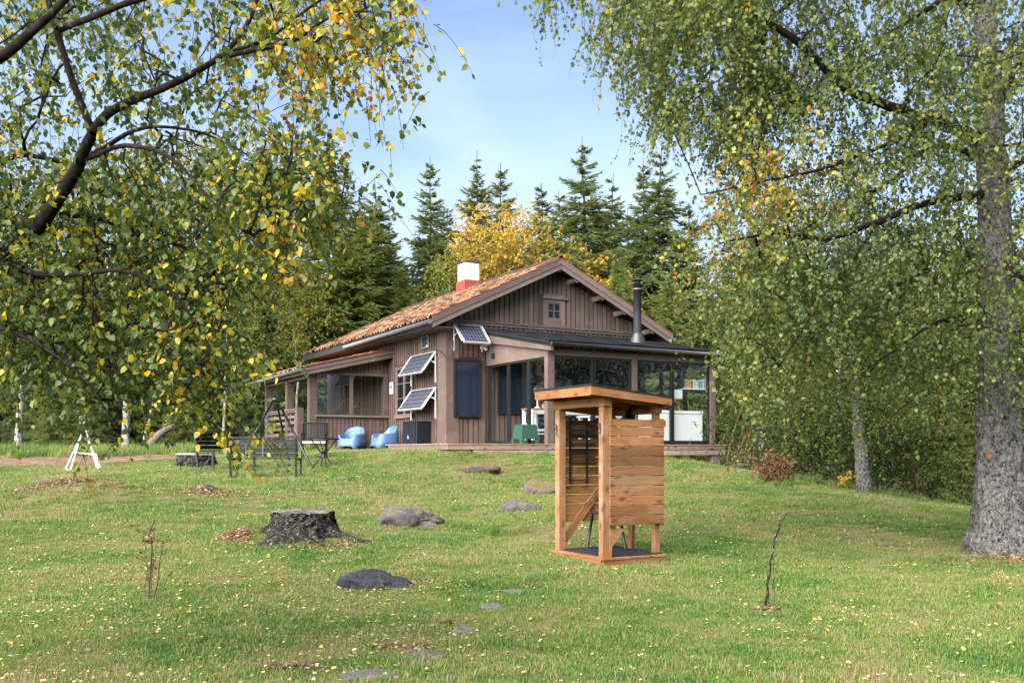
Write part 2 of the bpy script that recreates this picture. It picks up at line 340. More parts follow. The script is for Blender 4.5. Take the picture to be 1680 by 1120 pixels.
leaf_right = leafmat('birch_leaves_green', [(0, (.058, .090, .028)), (.4, (.135, .185, .052)), (.7, (.25, .27, .07)), (.86, (.42, .37, .06)), (.96, (.60, .38, .04)), (1, (.4, .16, .04))], .5, .45, .35)
leaf_yel = leafmat('yellow_autumn_leaves', [(0, (.16, .15, .03)), (.4, (.38, .27, .045)), (.8, (.58, .38, .06)), (1, (.50, .25, .04))], .4)
leaf_yg = leafmat('yellow_green_leaves', [(0, (.055, .085, .02)), (.4, (.15, .175, .038)), (.75, (.33, .31, .055)), (1, (.56, .40, .06))], .45)
leaf_bush = leafmat('dark_bush_leaves', [(0, (.02, .04, .014)), (.5, (.05, .085, .022)), (.85, (.11, .13, .03)), (1, (.38, .28, .04))], .35)
leaf_red = leafmat('red_brown_leaves', [(0, (.09, .04, .025)), (.5, (.19, .09, .045)), (1, (.36, .24, .08))], .3)
needle_m = leafmat('spruce_needles', [(0, (.055, .075, .032)), (.35, (.12, .16, .06)), (.7, (.19, .235, .085)), (1, (.25, .28, .11))], .42, .6, .2)
needle_l = leafmat('light_spruce_needles', [(0, (.06, .085, .024)), (.4, (.15, .19, .05)), (.75, (.22, .26, .07)), (1, (.28, .30, .09))], .42, .6, .2)
fallen_m = leafmat('fallen_birch_leaves', [(0, (.20, .09, .05)), (.25, (.40, .25, .15)), (.5, (.58, .48, .28)), (.75, (.60, .50, .16)), (1, (.62, .38, .06))], .15)
litter_m = leafmat('brown_leaf_litter', [(0, (.10, .05, .035)), (.5, (.26, .14, .09)), (1, (.45, .30, .18))], .1)
twig_m = plain('brown_twig', (.10, .055, .042), .8, .2)
stalk_m = plain('dry_stalk', (.26, .15, .085), .85, .15)

# ------------------------------------------------------------------ ground
def patchfac(t):
    v = geovec(t); a = noise(t, .55, 5, .62, v, .6); b = noise(t, 3.2, 4, .7, v, .3)
    return math_(t, 'SUBTRACT', math_(t, 'ADD', math_(t, 'MULTIPLY', a, .95), math_(t, 'MULTIPLY', b, .70)), .29)
def groundmat():
    m, t, b = M('soil_and_thatch', .95, .1); v = geovec(t); pf = patchfac(t)
    col = ramp(t, pf, [(.38, (.055, .075, .02)), (.5, (.085, .10, .03)), (.6, (.13, .115, .045)), (.7, (.15, .10, .05))])
    col = mixc(t, ramp(t, noise(t, 40, 4, .7, v), [(.4, (0, 0, 0)), (.7, (1, 1, 1))]), col, (.12, .10, .045))
    # the forest floor beyond the lawn is brown needles
    fm = t.nodes.new('ShaderNodeAttribute'); fm.attribute_name = 'forest'
    col = mixc(t, fm.outputs['Fac'], col, ramp(t, noise(t, 3, 6, .7, v), [(.4, (.03, .025, .015)), (.6, (.075, .05, .028)), (.75, (.05, .06, .02))]))
    t.links.new(col, b.inputs['Base Color']); bump(t, b, noise(t, 60, 4, .7, v), .8, .02); return m
ground_m = groundmat()
def axisgrid(lo, hi, segs):
    return np.unique(np.concatenate([np.arange(a, b, s) for a, b, s in segs] + [[hi]]))
gxs = axisgrid(-400, 400, [(-400, -60, 40), (-60, -20, 2), (-20, -9, .5), (-9, 9, .16), (9, 22, .5), (22, 60, 2), (60, 400, 40)])
gys = axisgrid(-60, 500, [(-60, -10, 10), (-10, 4, 1), (4, 22, .16), (22, 42, .4), (42, 80, 2), (80, 500, 42)])
GX, GY = np.meshgrid(gxs, gys); GZ = hz_(GX, GY)
def forest_mask(x, y):
    n = 1.2 * fbm(x * .5 + 5, y * .5)
    left = np.clip((y - 30.5 - n - .0 * x) / 1.5, 0, 1) * (x < -5.2)
    back = np.clip((y - 34 - n) / 2, 0, 1)
    edge = 22.6 - .25 * (x - 8) + n
    right = np.clip((y - edge) / 1.2, 0, 1) * np.clip((x - 6.5) / 1.5, 0, 1) * ((y > 26.5) | (x > 7.0))
    return np.clip(np.maximum(np.maximum(left, back), right), 0, 1)
FM = forest_mask(GX, GY); nx_, ny_ = len(gxs), len(gys)
idx = np.arange(nx_ * ny_).reshape(ny_, nx_)
FG = np.stack([idx[:-1, :-1], idx[:-1, 1:], idx[1:, 1:], idx[1:, :-1]], -1).reshape(-1, 4)
gm = mesh('ground', np.stack([GX, GY, GZ], -1).reshape(-1, 3), FG, ground_m, True, {'forest': FM.ravel()})
ground = link('ground', gm, kind='structure'); ground['label'] = 'lawn rising to the cabin and forest floor beyond'

# brown needle-strewn path at the left edge of the lawn
def pathmat():
    m, t, b = M('needle_strewn_path', .95, .1); v = geovec(t)
    col = ramp(t, noise(t, 2.5, 7, .75, v), [(.35, (.09, .055, .04)), (.5, (.17, .10, .068)), (.65, (.25, .17, .115)), (.75, (.12, .12, .05))])
    t.links.new(col, b.inputs['Base Color']); bump(t, b, noise(t, 30, 4, .7, v), .7, .02); return m
pm = pathmat()
def draped(name, cx, cy, rx, ry, rot, mat, n=60, lift=.012, rag=.25):
    a = np.linspace(0, 2 * math.pi, n, endpoint=False); V = []; 
    ts = np.linspace(0, 1, 9)
    for tt in ts:
        rr = tt * (1 + rag * fbm(np.cos(a) * 2 + cx, np.sin(a) * 2 + cy) * 1.6)
        x = rx * rr * np.cos(a); y = ry * rr * np.sin(a)
        X = cx + x * math.cos(rot) - y * math.sin(rot); Y = cy + x * math.sin(rot) + y * math.cos(rot)
        V.append(np.stack([X, Y, hz_(X, Y) + lift + .02 * (1 - tt)], -1))
    V = np.concatenate(V); i = np.arange(len(ts) * n).reshape(len(ts), n); j = np.roll(i, -1, 1)
    return mesh(name, V, np.stack([i[:-1], i[1:], j[1:], j[:-1]], -1).reshape(-1, 4), mat, True)
pc = P(120, 762, 27.2)
path = link('path', draped('path', -13.5, 27.6, 7.2, 1.5, .12, pm, 90, .03), kind='structure'); path['label'] = 'reddish brown needle-strewn path along the forest edge'

# house frame of reference
CA = math.atan2(CX + 41, F); RV = Vector((math.cos(CA), math.sin(CA), 0)); SV = Vector((-math.sin(CA), math.cos(CA), 0))
HC = Vector((-1.667, 26.5, 0)); ROT = math.atan2(RV.y, RV.x)
def hw(u, s, z=0): p = HC + RV * u + SV * s; return Vector((p.x, p.y, z))
SHC = Vector((1.157, 12.1, 0))

# ------------------------------------------------------------------ grass
def grassmat(name, stops):
    m = bpy.data.materials.new(name); m.use_nodes = True; t = m.node_tree; b = t.nodes['Principled BSDF']; o = t.nodes['Material Output']
    b.inputs['Roughness'].default_value = .55; b.inputs['Specular IOR Level'].default_value = .2
    a = t.nodes.new('ShaderNodeAttribute'); a.attribute_name = 'tint'
    f = math_(t, 'ADD', math_(t, 'MULTIPLY', patchfac(t), .95), math_(t, 'MULTIPLY_ADD', a.outputs['Fac'], .34)); 
    f.node.inputs[1].default_value = 1
    oi = t.nodes.new('ShaderNodeObjectInfo'); fine = noise(t, 14, 3, .7, geovec(t))
    v3 = math_(t, 'ADD', math_(t, 'MULTIPLY', math_(t, 'SUBTRACT', a.outputs['Fac'], .5), .34), math_(t, 'MULTIPLY', math_(t, 'SUBTRACT', oi.outputs['Random'], .5), .10))
    t.links.new(math_(t, 'ADD', v3, math_(t, 'MULTIPLY', math_(t, 'SUBTRACT', fine, .5), .34)), f.node.inputs[1])
    col = ramp(t, f, stops)
    tl = t.nodes.new('ShaderNodeBsdfTranslucent'); ms = t.nodes.new('ShaderNodeMixShader'); ms.inputs[0].default_value = .35
    t.links.new(col, b.inputs['Base Color']); t.links.new(col, tl.inputs[0]); t.links.new(b.outputs[0], ms.inputs[1]); t.links.new(tl.outputs[0], ms.inputs[2]); t.links.new(ms.outputs[0], o.inputs[0])
    return m
grass_m = grassmat('lawn_grass', [(.22, (.05, .12, .028)), (.39, (.105, .205, .042)), (.50, (.170, .262, .052)), (.585, (.245, .275, .070)), (.67, (.31, .265, .11)), (.80, (.34, .25, .14))])
def tuft(seed, nb, rad, hmin, hmax, wdt, lean=.6):
    r = np.random.default_rng(seed); th = r.random(nb) * 6.283; rr = rad * np.sqrt(r.random(nb)); bxp = rr * np.cos(th); byp = rr * np.sin(th)
    h = r.uniform(hmin, hmax, nb) * (.6 + .4 * r.random(nb)); ld = r.random(nb) * 6.283; lm = h * lean * r.random(nb) * 1.3
    dx = np.cos(ld) * lm; dy = np.sin(ld) * lm; wa = ld + 1.57 + r.normal(0, .5, nb); wx = np.cos(wa) * wdt / 2; wy = np.sin(wa) * wdt / 2
    V = np.stack([np.stack([bxp - wx, byp - wy, -.01 + 0 * h], -1), np.stack([bxp + wx, byp + wy, -.01 + 0 * h], -1),
                  np.stack([bxp + dx * .4 + wx * .8, byp + dy * .4 + wy * .8, h * .6], -1), np.stack([bxp + dx * .4 - wx * .8, byp + dy * .4 - wy * .8, h * .6], -1),
                  np.stack([bxp + dx, byp + dy, h * (1 - .25 * r.random(nb))], -1)], 1)
    i = np.arange(nb)[:, None] * 5
    FA = np.concatenate([i + [[0, 1, 2]], i + [[0, 2, 3]], i + [[3, 2, 4]]]); 
    return mesh('grass_tuft', V.reshape(-1, 3), FA, grass_m, False, {'tint': np.repeat(r.random(nb), 5)})
tc_ = bpy.data.collections.new('grass_tufts')
for i in range(5):
    o = bpy.data.objects.new('grass_tuft', tuft(i, 130, .16, .010, .036, .0040)); tc_.objects.link(o)
o = bpy.data.objects.new('grass_tuft', tuft(11, 60, .13, .03, .075, .005, .8)); tc_.objects.link(o)
tl_ = bpy.data.collections.new('long_grass_tufts')
for i in range(3):
    o = bpy.data.objects.new('long_grass_tuft', tuft(20 + i, 90, .13, .12, .34, .007, .6)); tl_.objects.link(o)

BARE = []   # (x, y, radius)
def lawn_ok(x, y):
    ok = forest_mask(x, y) < .35
    dx = x - HC.x; dy = y - HC.y; u = dx * RV.x + dy * RV.y; s = dx * SV.x + dy * SV.y
    ok &= ~((u > -.2) & (u < 6.7) & (s > -3.3) & (s < 12)); ok &= ~((u > -3) & (u < 0) & (s > 4.2) & (s < 10))
    ok &= ~((u > -1.5) & (u < 6.3) & (s < 0) & (s > -3.5))
    dx = x - SHC.x; dy = y - SHC.y; u = dx * RV.x + dy * RV.y; s = dx * SV.x + dy * SV.y
    ok &= ~((u > .05) & (u < .93) & (s > .05) & (s < 1.13))
    pa = ((x + 13.5) / 6.9) ** 2 + ((y - 27.6 - .12 * (x + 13.5)) / 1.35) ** 2
    ok &= ~((pa < 1 + .6 * fbm(x * 1.5, y * 1.5)) & (np.random.default_rng(1).random(len(x)) > .12))
    for bx_, by_, br in BARE: ok &= ((x - bx_) ** 2 + (y - by_) ** 2 > br * br)
    return ok
def scatter(name, x, y, s, coll, label, seed=1):
    r = np.random.default_rng(seed); n = len(x); z = hz_(x, y)
    me = bpy.data.meshes.new(name); me.vertices.add(n); me.vertices.foreach_set('co', np.stack([x, y, z], -1).astype(np.float32).ravel())
    a = me.attributes.new('rz', 'FLOAT', 'POINT'); a.data.foreach_set('value', (r.random(n) * 6.283).astype(np.float32))
    a = me.attributes.new('sc', 'FLOAT', 'POINT'); a.data.foreach_set('value', s.astype(np.float32))
    o = link(name, me, kind='stuff'); o['label'] = label
    g = bpy.data.node_groups.new(name, 'GeometryNodeTree'); g.interface.new_socket('Geometry', in_out='INPUT', socket_type='NodeSocketGeometry'); g.interface.new_socket('Geometry', in_out='OUTPUT', socket_type='NodeSocketGeometry')
    gi = g.nodes.new('NodeGroupInput'); go = g.nodes.new('NodeGroupOutput'); ip = g.nodes.new('GeometryNodeInstanceOnPoints'); ci = g.nodes.new('GeometryNodeCollectionInfo')
    ci.inputs[0].default_value = coll; ci.inputs[1].default_value = True; ci.inputs[2].default_value = True
    ra = g.nodes.new('GeometryNodeInputNamedAttribute'); ra.data_type = 'FLOAT'; ra.inputs[0].default_value = 'rz'
    sa = g.nodes.new('GeometryNodeInputNamedAttribute'); sa.data_type = 'FLOAT'; sa.inputs[0].default_value = 'sc'
    cx_ = g.nodes.new('ShaderNodeCombineXYZ'); ip.inputs['Pick Instance'].default_value = True
    g.links.new(ra.outputs[0], cx_.inputs[2]); g.links.new(gi.outputs[0], ip.inputs['Points']); g.links.new(ci.outputs[0], ip.inputs['Instance'])
    g.links.new(cx_.outputs[0], ip.inputs['Rotation']); g.links.new(sa.outputs[0], ip.inputs['Scale']); g.links.new(ip.outputs[0], go.inputs[0])
    md = o.modifiers.new('scatter', 'NODES'); md.node_group = g
    return o
def add_grass():
    r = np.random.default_rng(5)
    def sec(n, r0, r1, pw=1.):
        t = r.random(n); rad = r0 + (r1 - r0) * t ** pw; a = r.uniform(-.66, .66, n); return rad * np.sin(a), rad * np.cos(a), rad
    x1, y1, r1 = sec(30000, 4.5, 15, .75); x2, y2, r2 = sec(34000, 13, 34, .8)
    x = np.r_[x1, x2]; y = np.r_[y1, y2]; rd = np.r_[r1, r2]
    k = lawn_ok(x, y); x, y, rd = x[k], y[k], rd[k]
    s = (.75 + .5 * r.random(len(x))) * (1 + .5 * fbm(x * 1.3, y * 1.3)) * np.clip(rd / 14, 1, 1.35)
    scatter('grass', x, y, s, tc_, 'mown lawn of mixed green and straw coloured grass')
    # longer grass: forest edge, round stump, boulders, house walls
    X, Y, S = [], [], []
    for (cx, cy, rad, n, sc) in LONG:
        a = r.random(n) * 6.283; q = rad * np.sqrt(r.uniform(.5, 1.2, n)); X.append(cx + q * np.cos(a)); Y.append(cy + q * np.sin(a)); S.append(sc * r.uniform(.5, 1.1, n))
    xx = r.uniform(-20, -5.5, 900); yy = 30 + r.normal(0, .8, 900); X.append(xx); Y.append(yy); S.append(r.uniform(.6, 1.7, 900))
    t = r.random(700); xx = 7 + 11 * t; yy = 23.4 - .28 * (xx - 8) + r.normal(0, .6, 700); X.append(xx); Y.append(yy); S.append(r.uniform(.4, 1.1, 700))
    for (u0, s0, u1, s1, n) in [(-.3, 0, -.3, 4.1, 120), (-2.9, 4.1, -.3, 4.1, 60), (-2.1, -4.0, 6.6, -4.0, 120)]:
        t = r.random(n); p = [hw(u0 + (u1 - u0) * q + r.normal(0, .08), s0 + (s1 - s0) * q + r.normal(0, .08)) for q in t]
        X.append(np.array([q.x for q in p])); Y.append(np.array([q.y for q in p])); S.append(r.uniform(.3, .6, n))
    x = np.concatenate(X); y = np.concatenate(Y); s = np.concatenate(S)
    scatter('long_grass', x, y, s, tl_, 'longer uncut grass at the forest edge and round stones', 3)
LONG = []

# leaves: each a small folded blade
def leaf_cloud(pos, tip, nrm, size, tint, near=False):
    """pos,tip,nrm (N,3), size (N): returns verts, faces, tint per vertex"""
    tip = tip / (np.linalg.norm(tip, axis=1, keepdims=True) + 1e-9); side = np.cross(tip, nrm); side /= np.linalg.norm(side, axis=1, keepdims=True) + 1e-9
    up = np.cross(side, tip); s = size[:, None]; n = len(pos)
    if near:
        V = np.stack([pos, pos + tip * s * .22 + side * s * .36 + up * s * .07, pos + tip * s * .62 + side * s * .30 + up * s * .05, pos + tip * s,
                      pos + tip * s * .62 - side * s * .30 + up * s * .05, pos + tip * s * .22 - side * s * .36 + up * s * .07], 1)
        i = np.arange(n)[:, None] * 6; FA = np.concatenate([i + [[0, 1, 2, 3]], i + [[0, 3, 4, 5]]]); return V.reshape(-1, 3), FA, np.repeat(tint, 6)
    V = np.stack([pos, pos + tip * s * .4 + side * s * .40 + up * s * .06, pos + tip * s, pos + tip * s * .4 - side * s * .40 + up * s * .06], 1)
    i = np.arange(n)[:, None] * 4; FA = np.concatenate([i + [[0, 1, 2]], i + [[0, 2, 3]]]); return V.reshape(-1, 3), FA, np.repeat(tint, 4)
def rvec(r, n, s=1.): return r.normal(0, s, (n, 3))

# ------------------------------------------------------------------ broadleaf trees grown towards points of the crown
def grow(base, att, r, bf=.35, sag=.08, step=.35):
    """base: list of (points, radii) hand-laid limbs. Returns chains of (pts, parent info) towards each point of att"""
    N = []; D = []
    for pts, rad in base:
        q = smooth_line(pts, max(4, int(sum((Vector(pts[i + 1]) - Vector(pts[i])).length for i in range(len(pts) - 1)) / step)))
        N.append(q); D.append(np.zeros(len(q)))
    nodes = np.concatenate(N); dist = np.concatenate(D); par = -np.ones(len(nodes), int); tips = []
    d0 = np.array([np.min(((nodes - a) ** 2).sum(1)) for a in att]); order = np.argsort(d0); chains = []
    cap = len(nodes) + len(att) * 8; NB = np.zeros((cap, 3)); NB[:len(nodes)] = nodes; DB = np.zeros(cap); PB = -np.ones(cap, int); n = len(nodes)
    for k in order:
        a = att[k]; dd = np.sqrt(((NB[:n] - a) ** 2).sum(1)); i = int(np.argmin(dd + bf * DB[:n])); L_ = dd[i]
        m = max(2, min(7, int(L_ / step) + 1)); t = np.linspace(0, 1, m + 1)[1:, None]
        bend = r.normal(0, .07 * L_, 3); q = NB[i] * (1 - t) + a * t + bend * (t * (1 - t)) * 2 + np.array([0, 0, sag * L_]) * (t * (1 - t)) * 4
        prev = i; ids = [i]
        for j in range(m): NB[n] = q[j]; DB[n] = DB[prev] + L_ / m; PB[n] = prev; prev = n; ids.append(n); n += 1
        chains.append(ids); tips.append(prev)
    cnt = np.zeros(n)
    for tp in tips: cnt[tp] += 1
    for i in range(n - 1, len(nodes) - 1, -1):
        if PB[i] >= 0: cnt[PB[i]] += cnt[i]
    return NB[:n], PB[:n], cnt, chains, tips, order
def branch_mesh(NB, cnt, chains, rtip, k=4, pw=.42, rmax=.1):
    groups = {}
    for ids in chains: groups.setdefault(len(ids), []).append(ids)
    acc = Acc()
    for K, lst in groups.items():
        I = np.array(lst); R = np.minimum(rtip * np.maximum(cnt[I], 1) ** pw, rmax); R[:, 0] = R[:, 1] * 1.05
        V, FA = tubes(NB[I], R, k); acc.add(V, FA)
    return acc
def hang(base, r, per, length, leaves, lsize, spread=.5, droop=1., near=False, yellow=None, tw=.0022, tshift=0., sizev=.3, clus=1):
    """twigs hanging from points base (N,3) with leaves strung along them"""
    n = len(base) * per; b = np.repeat(base, per, 0) + rvec(r, n, spread * .22); ln = length * r.uniform(.4, 1.15, n)
    d = rvec(r, n); d[:, 2] *= .35; d /= np.linalg.norm(d, axis=1, keepdims=True)
    K = 5; t = np.linspace(0, 1, K)[None, :, None]
    Pt = b[:, None, :] + d[:, None, :] * ln[:, None, None] * (t * .62) + np.array([0, 0, -1.]) * ln[:, None, None] * droop * (t ** 1.7) * .75 + rvec(r, n, .02)[:, None, :] * t * 2
    V, FA = tubes(Pt, np.full((n, K), tw) * np.linspace(1, .4, K), 3)
    m = n * leaves; ti = r.uniform(.08, 1, (n, leaves)); f = ti * (K - 1); i0 = np.minimum(f.astype(int), K - 2); fr = (f - i0)[..., None]
    rows = np.arange(n)[:, None]; q = Pt[rows, i0] * (1 - fr) + Pt[rows, i0 + 1] * fr
    pos = q.reshape(-1, 3) + rvec(r, m, .012); tip = rvec(r, m, .55) + np.array([0, 0, -.75]); nr = rvec(r, m, .8) + np.array([0, 0, .35]); sz = lsize * r.uniform(1 - sizev, 1 + sizev, m)
    tb = np.repeat(r.beta(1.6, 2.2, n), leaves) * .45 + r.random(m) ** 1.3 * .55 + tshift
    if yellow is not None: tb = tb + np.repeat(np.repeat(yellow, per), leaves)
    return (V, FA), leaf_cloud(pos, tip, nr, sz, np.clip(tb, 0, 1), near)
def inpoly(x, y, poly):
    ins = np.zeros(len(x), bool); n = len(poly)
    for i in range(n):
        x1, y1 = poly[i]; x2, y2 = poly[(i + 1) % n]
        c = ((y1 > y) != (y2 > y)) & (x < (x2 - x1) * (y - y1) / (y2 - y1 + 1e-9) + x1); ins ^= c
    return ins
def crownpts(poly, n, Y0, Y1, r, holes=(), dens=None):
    P_ = np.array(poly, float); lo = P_.min(0); hi = P_.max(0); out = []
    x = r.uniform(lo[0], hi[0], n * 6); y = r.uniform(lo[1], hi[1], n * 6); k = inpoly(x, y, poly)
    for hx, hy, rx, ry, pr in holes: k &= ~((((x - hx) / rx) ** 2 + ((y - hy) / ry) ** 2 < 1) & (r.random(len(x)) < pr))
    k &= (fbm(x / 34., y / 34. + 3, 2) * 2.6 + .5) > r.random(len(x)) * .9 - .05
    x = x[k][:n]; y = y[k][:n]; Y = r.uniform(Y0, Y1, len(x))
    return np.stack([(x - CX) / F * Y, Y, EYE - (y - HY) / F * Y], 1)
def limb(pts, radii):
    """pts: (px, py, depth) along the limb"""
    return [tuple(P(*p)) for p in pts], radii
def trunk_mesh(name, limbs, mat, parent, k=10, rough=.0, res=.12, name_=None, flare=0):
    acc = Acc()
    for pts, radii in limbs:
        pts = np.array(pts); L_ = np.linalg.norm(np.diff(pts, axis=0), axis=1).sum(); n = max(5, int(L_ / res)); q = smooth_line(pts, n); tj = np.linspace(0, L_, n); wob = min(.03, radii[len(radii) // 2] * .55); q[2:, 0] += wob * fbm(tj * 3.1 + L_ * 7, tj * 0 + 1.5, 3)[2:] * 1.4; q[2:, 2] += wob * fbm(tj * 3.1 + L_ * 5, tj * 0 + 8.5, 3)[2:] * 1.4
        d = np.r_[0, np.cumsum(np.linalg.norm(np.diff(pts, axis=0), axis=1))]; R = np.interp(np.linspace(0, d[-1], n), d, radii)
        V, FA = tubes(q[None], R[None], k)
        if rough:
            ctr = np.repeat(q, k, 0); out = V - ctr; ang = np.tile(np.arange(k) * 2 * math.pi / k, n); hh = np.repeat(np.linspace(0, L_, n), k)
            nn = fbm(ang * 3.2 + 4, hh * 5., 4); n3 = fbm(ang * 9 + 2, hh * 11., 2); V = ctr + out * (1 + rough * nn[:, None] * 1.7 + rough * .6 * n3[:, None])
        acc.add(V, FA)
    return link(name, acc.mesh(name, mat, True), parent)

# ------------------------------------------------------------------ spruces
def spruce_mesh(seed, H, wid, skirt=.06, gap=.0, dens=1., sparse_top=False):
    r = np.random.default_rng(seed); zs = []; z = H * skirt
    while z < H * .985: zs.append(z); z += r.uniform(.22, .34) * (H / 14) ** .5 * (1.25 if z > H * .8 else 1)
    B = []
    for z in zs:
        f = 1 - z / H; nb = int(r.integers(7, 10) * dens) if f > .12 else r.integers(4, 6)
        a0 = r.random() * 6.28
        for j in range(max(3, nb)):
            a = a0 + j * 6.283 / nb + r.normal(0, .25); ln = wid * min(1., (f * 1.35) ** .88) * r.uniform(.42, 1.22) + .10
            if r.random() < gap: ln *= .45
            B.append((z + r.normal(0, .16), a, ln, f))
    B = np.array(B); n = len(B); K = 6; t = np.linspace(0, 1, K)[None, :]
    zz, an, ln, f = B.T; sc_ = H; up = np.where(f < .25, .55 - f * 1.6, .10 - .42 * (f - .25))[:, None]
    sagv = (.10 + .34 * f)[:, None]; rad = ln[:, None] * t; z_ = zz[:, None] + ln[:, None] * (up * t - sagv * t ** 1.4 + .20 * t ** 3)
    Pt = np.stack([np.cos(an)[:, None] * rad, np.sin(an)[:, None] * rad, z_], -1)
    br = Acc(); V, FA = tubes(Pt, np.linspace(.022, .004, K)[None] * np.ones((n, 1)) * (.5 + f[:, None]), 3); br.add(V, FA)
    # side sprays
    S = 21; NS = n * S * 2; ti = np.clip(r.uniform(.12, 1.0, (n, S * 2)), 0, .999); ff = ti * (K - 1); i0 = ff.astype(int); fr = (ff - i0)[..., None]; rows = np.arange(n)[:, None]
    q = Pt[rows, i0] * (1 - fr) + Pt[rows, i0 + 1] * fr; d = Pt[rows, i0 + 1] - Pt[rows, i0]; d /= np.linalg.norm(d, axis=2, keepdims=True)
    sgn = np.where(r.random((n, S * 2)) < .5, -1, 1)[..., None]; side = np.cross(d, np.array([0, 0, 1.])) * sgn
    sl_ = (np.minimum(.75, .16 + .36 * ln[:, None]) * (1.1 - .75 * ti) * r.uniform(.45, 1.2, (n, S * 2)))[..., None]
    droop = (.15 + .75 * f[:, None] * r.uniform(.3, 1.3, (n, S * 2)))[..., None]
    dirv = d * .75 + side * .75 + np.array([0, 0, -1.]) * droop; dirv /= np.linalg.norm(dirv, axis=2, keepdims=True); dirv += r.normal(0, .16, dirv.shape)
    q = q.reshape(-1, 3); dirv = dirv.reshape(-1, 3); s = sl_.reshape(-1, 1); wv = np.cross(dirv, np.array([0, 0, 1.]) + r.normal(0, .35, dirv.shape)); wv /= np.linalg.norm(wv, axis=1, keepdims=True) + 1e-9
    w2 = np.cross(dirv, wv); w2 /= np.linalg.norm(w2, axis=1, keepdims=True) + 1e-9; wd = .020 + .042 * s
    Vs = []; Fs = []; Ts = []; m = len(q); tint = np.clip(.25 + .5 * r.random(m) + .25 * np.repeat(r.random(n), S * 2) - .1, 0, 1)
    for vec in (wv, w2):
        # ragged spray: base, two barbs, tip
        V = np.stack([q, q + dirv * s * .35 + vec * wd, q + dirv * s * .55 + vec * wd * .25, q + dirv * s * .95 + vec * wd * .5, q + dirv * s * 1.1,
                      q + dirv * s * .8 - vec * wd * .6, q + dirv * s * .5 - vec * wd * .3, q + dirv * s * .25 - vec * wd], 1)
        i = np.arange(m)[:, None] * 8; b = len(Vs) * m * 8
        Fs.append(np.concatenate([i + [[0, 1, 2]], i + [[0, 2, 6]], i + [[0, 6, 7]], i + [[2, 3, 4]], i + [[2, 4, 6]], i + [[4, 5, 6]]]) + b); Vs.append(V.reshape(-1, 3))
        tv = np.repeat(tint[:, None], 8, 1); tv[:, 4] += .18; tv[:, 3] += .1; Ts.append(np.clip(tv, 0, 1).ravel())
    # leader and crown tip
    return br, np.concatenate(Vs), np.concatenate(Fs), np.concatenate(Ts)
SPR = []
for i, (H, wd, gap, mt) in enumerate([(15, 3.9, .14, 0), (14, 3.3, .26, 0), (13, 4.0, .1, 1), (12, 2.6, .34, 0), (15.5, 3.5, .2, 0)]):
    br, V, FA, T = spruce_mesh(50 + i, H, wd, .05, gap)
    mat = needle_l if mt else needle_m
    cm = mesh('spruce_crown', V, FA, mat, False, {'tint': T})
    tk = Acc(); tz = np.linspace(-.6, H, 12); TP = np.stack([.06 * np.sin(tz), .05 * np.cos(tz * 1.3), tz], -1)
    TP[-1, 2] = H + .35; V2, F2 = tubes(TP[None], np.linspace(H * .0135, .014, 12)[None], 8); tk.add(V2, F2); tk.V += br.V; tk.F += [f + tk.n for f in br.F]; tk.n += br.n; tk.a += br.a
    SPR.append((H, cm, tk.mesh('spruce_trunk', bark_spruce, True)))
def place_spruce(x, y, H, var, label, group='spruces behind the cabin', rz=None, wide=1.):
    h0, cm, tm = SPR[var]; s = H / h0
    e = empty('spruce_tree', (x, y, gz(x, y)), label, 'tree', random.random() * 6.28 if rz is None else rz, group); e.scale = (s * wide, s * wide, s)
    c = link('crown', cm, e, kind='stuff'); link('trunk', tm, e); return e
def spruce_px(px, py, Y, var, label, wide=1., group='spruces behind the cabin'):
    x = (px - CX) / F * Y; z = EYE - (py - HY) / F * Y; H = z - gz(x, Y); return place_spruce(x, Y, H, var, label, group, None, wide * 1.12)

# ------------------------------------------------------------------ the cabin
cabin = empty('cabin', (HC.x, HC.y, 0), 'brown board-clad cabin with red tiled roof, glazed sunroom and open side porch', 'cabin', ROT)
U0, U1, UM, LEN = -.15, 6.6, 3.22, 10.3
SL = .4745
def rt(u): return 7.04 - SL * abs(u - UM)     # top of the roof deck
H0 = 1.2
link_ = None
# wall cores (recess colour), boards stand proud of them
prism('front_wall', [(U0, H0), (U1, H0), (U1, rt(U1) - .14), (UM, rt(UM) - .14), (U0, rt(U0) - .14)], .0, .14, back_m, cabin)
prism('back_wall', [(U0, H0), (U1, H0), (U1, rt(U1) - .14), (UM, rt(UM) - .14), (U0, rt(U0) - .14)], LEN - .14, LEN, back_m, cabin)
bx('side_wall', U0, U0 + .14, .14, LEN - .14, H0, rt(U0) - .16, back_m, cabin)
bx('side_wall', U1 - .14, U1, .14, LEN - .14, H0, rt(U1) - .16, back_m, cabin)
# gable boards above the belt
pit = .163
def vboard(u0, u1, za, zb0, zb1, y0, y1, mat=paint, name='wall_board'): return prism(name, [(u0, za), (u1, za), (u1, zb1), (u0, zb0)], y0, y1, mat, cabin)
u = U0 + .03; i = 0
while u < U1 - .05:
    ua, ub = u, min(u + .115, U1); 
    if not (ub > 2.92 and ua < 3.74): vboard(ua, ub, 5.17, rt(ua) - .14, rt(ub) - .14, -.026, 0)
    else: vboard(ua, ub, 6.10, rt(ua) - .14, rt(ub) - .14, -.026, 0)
    u += pit
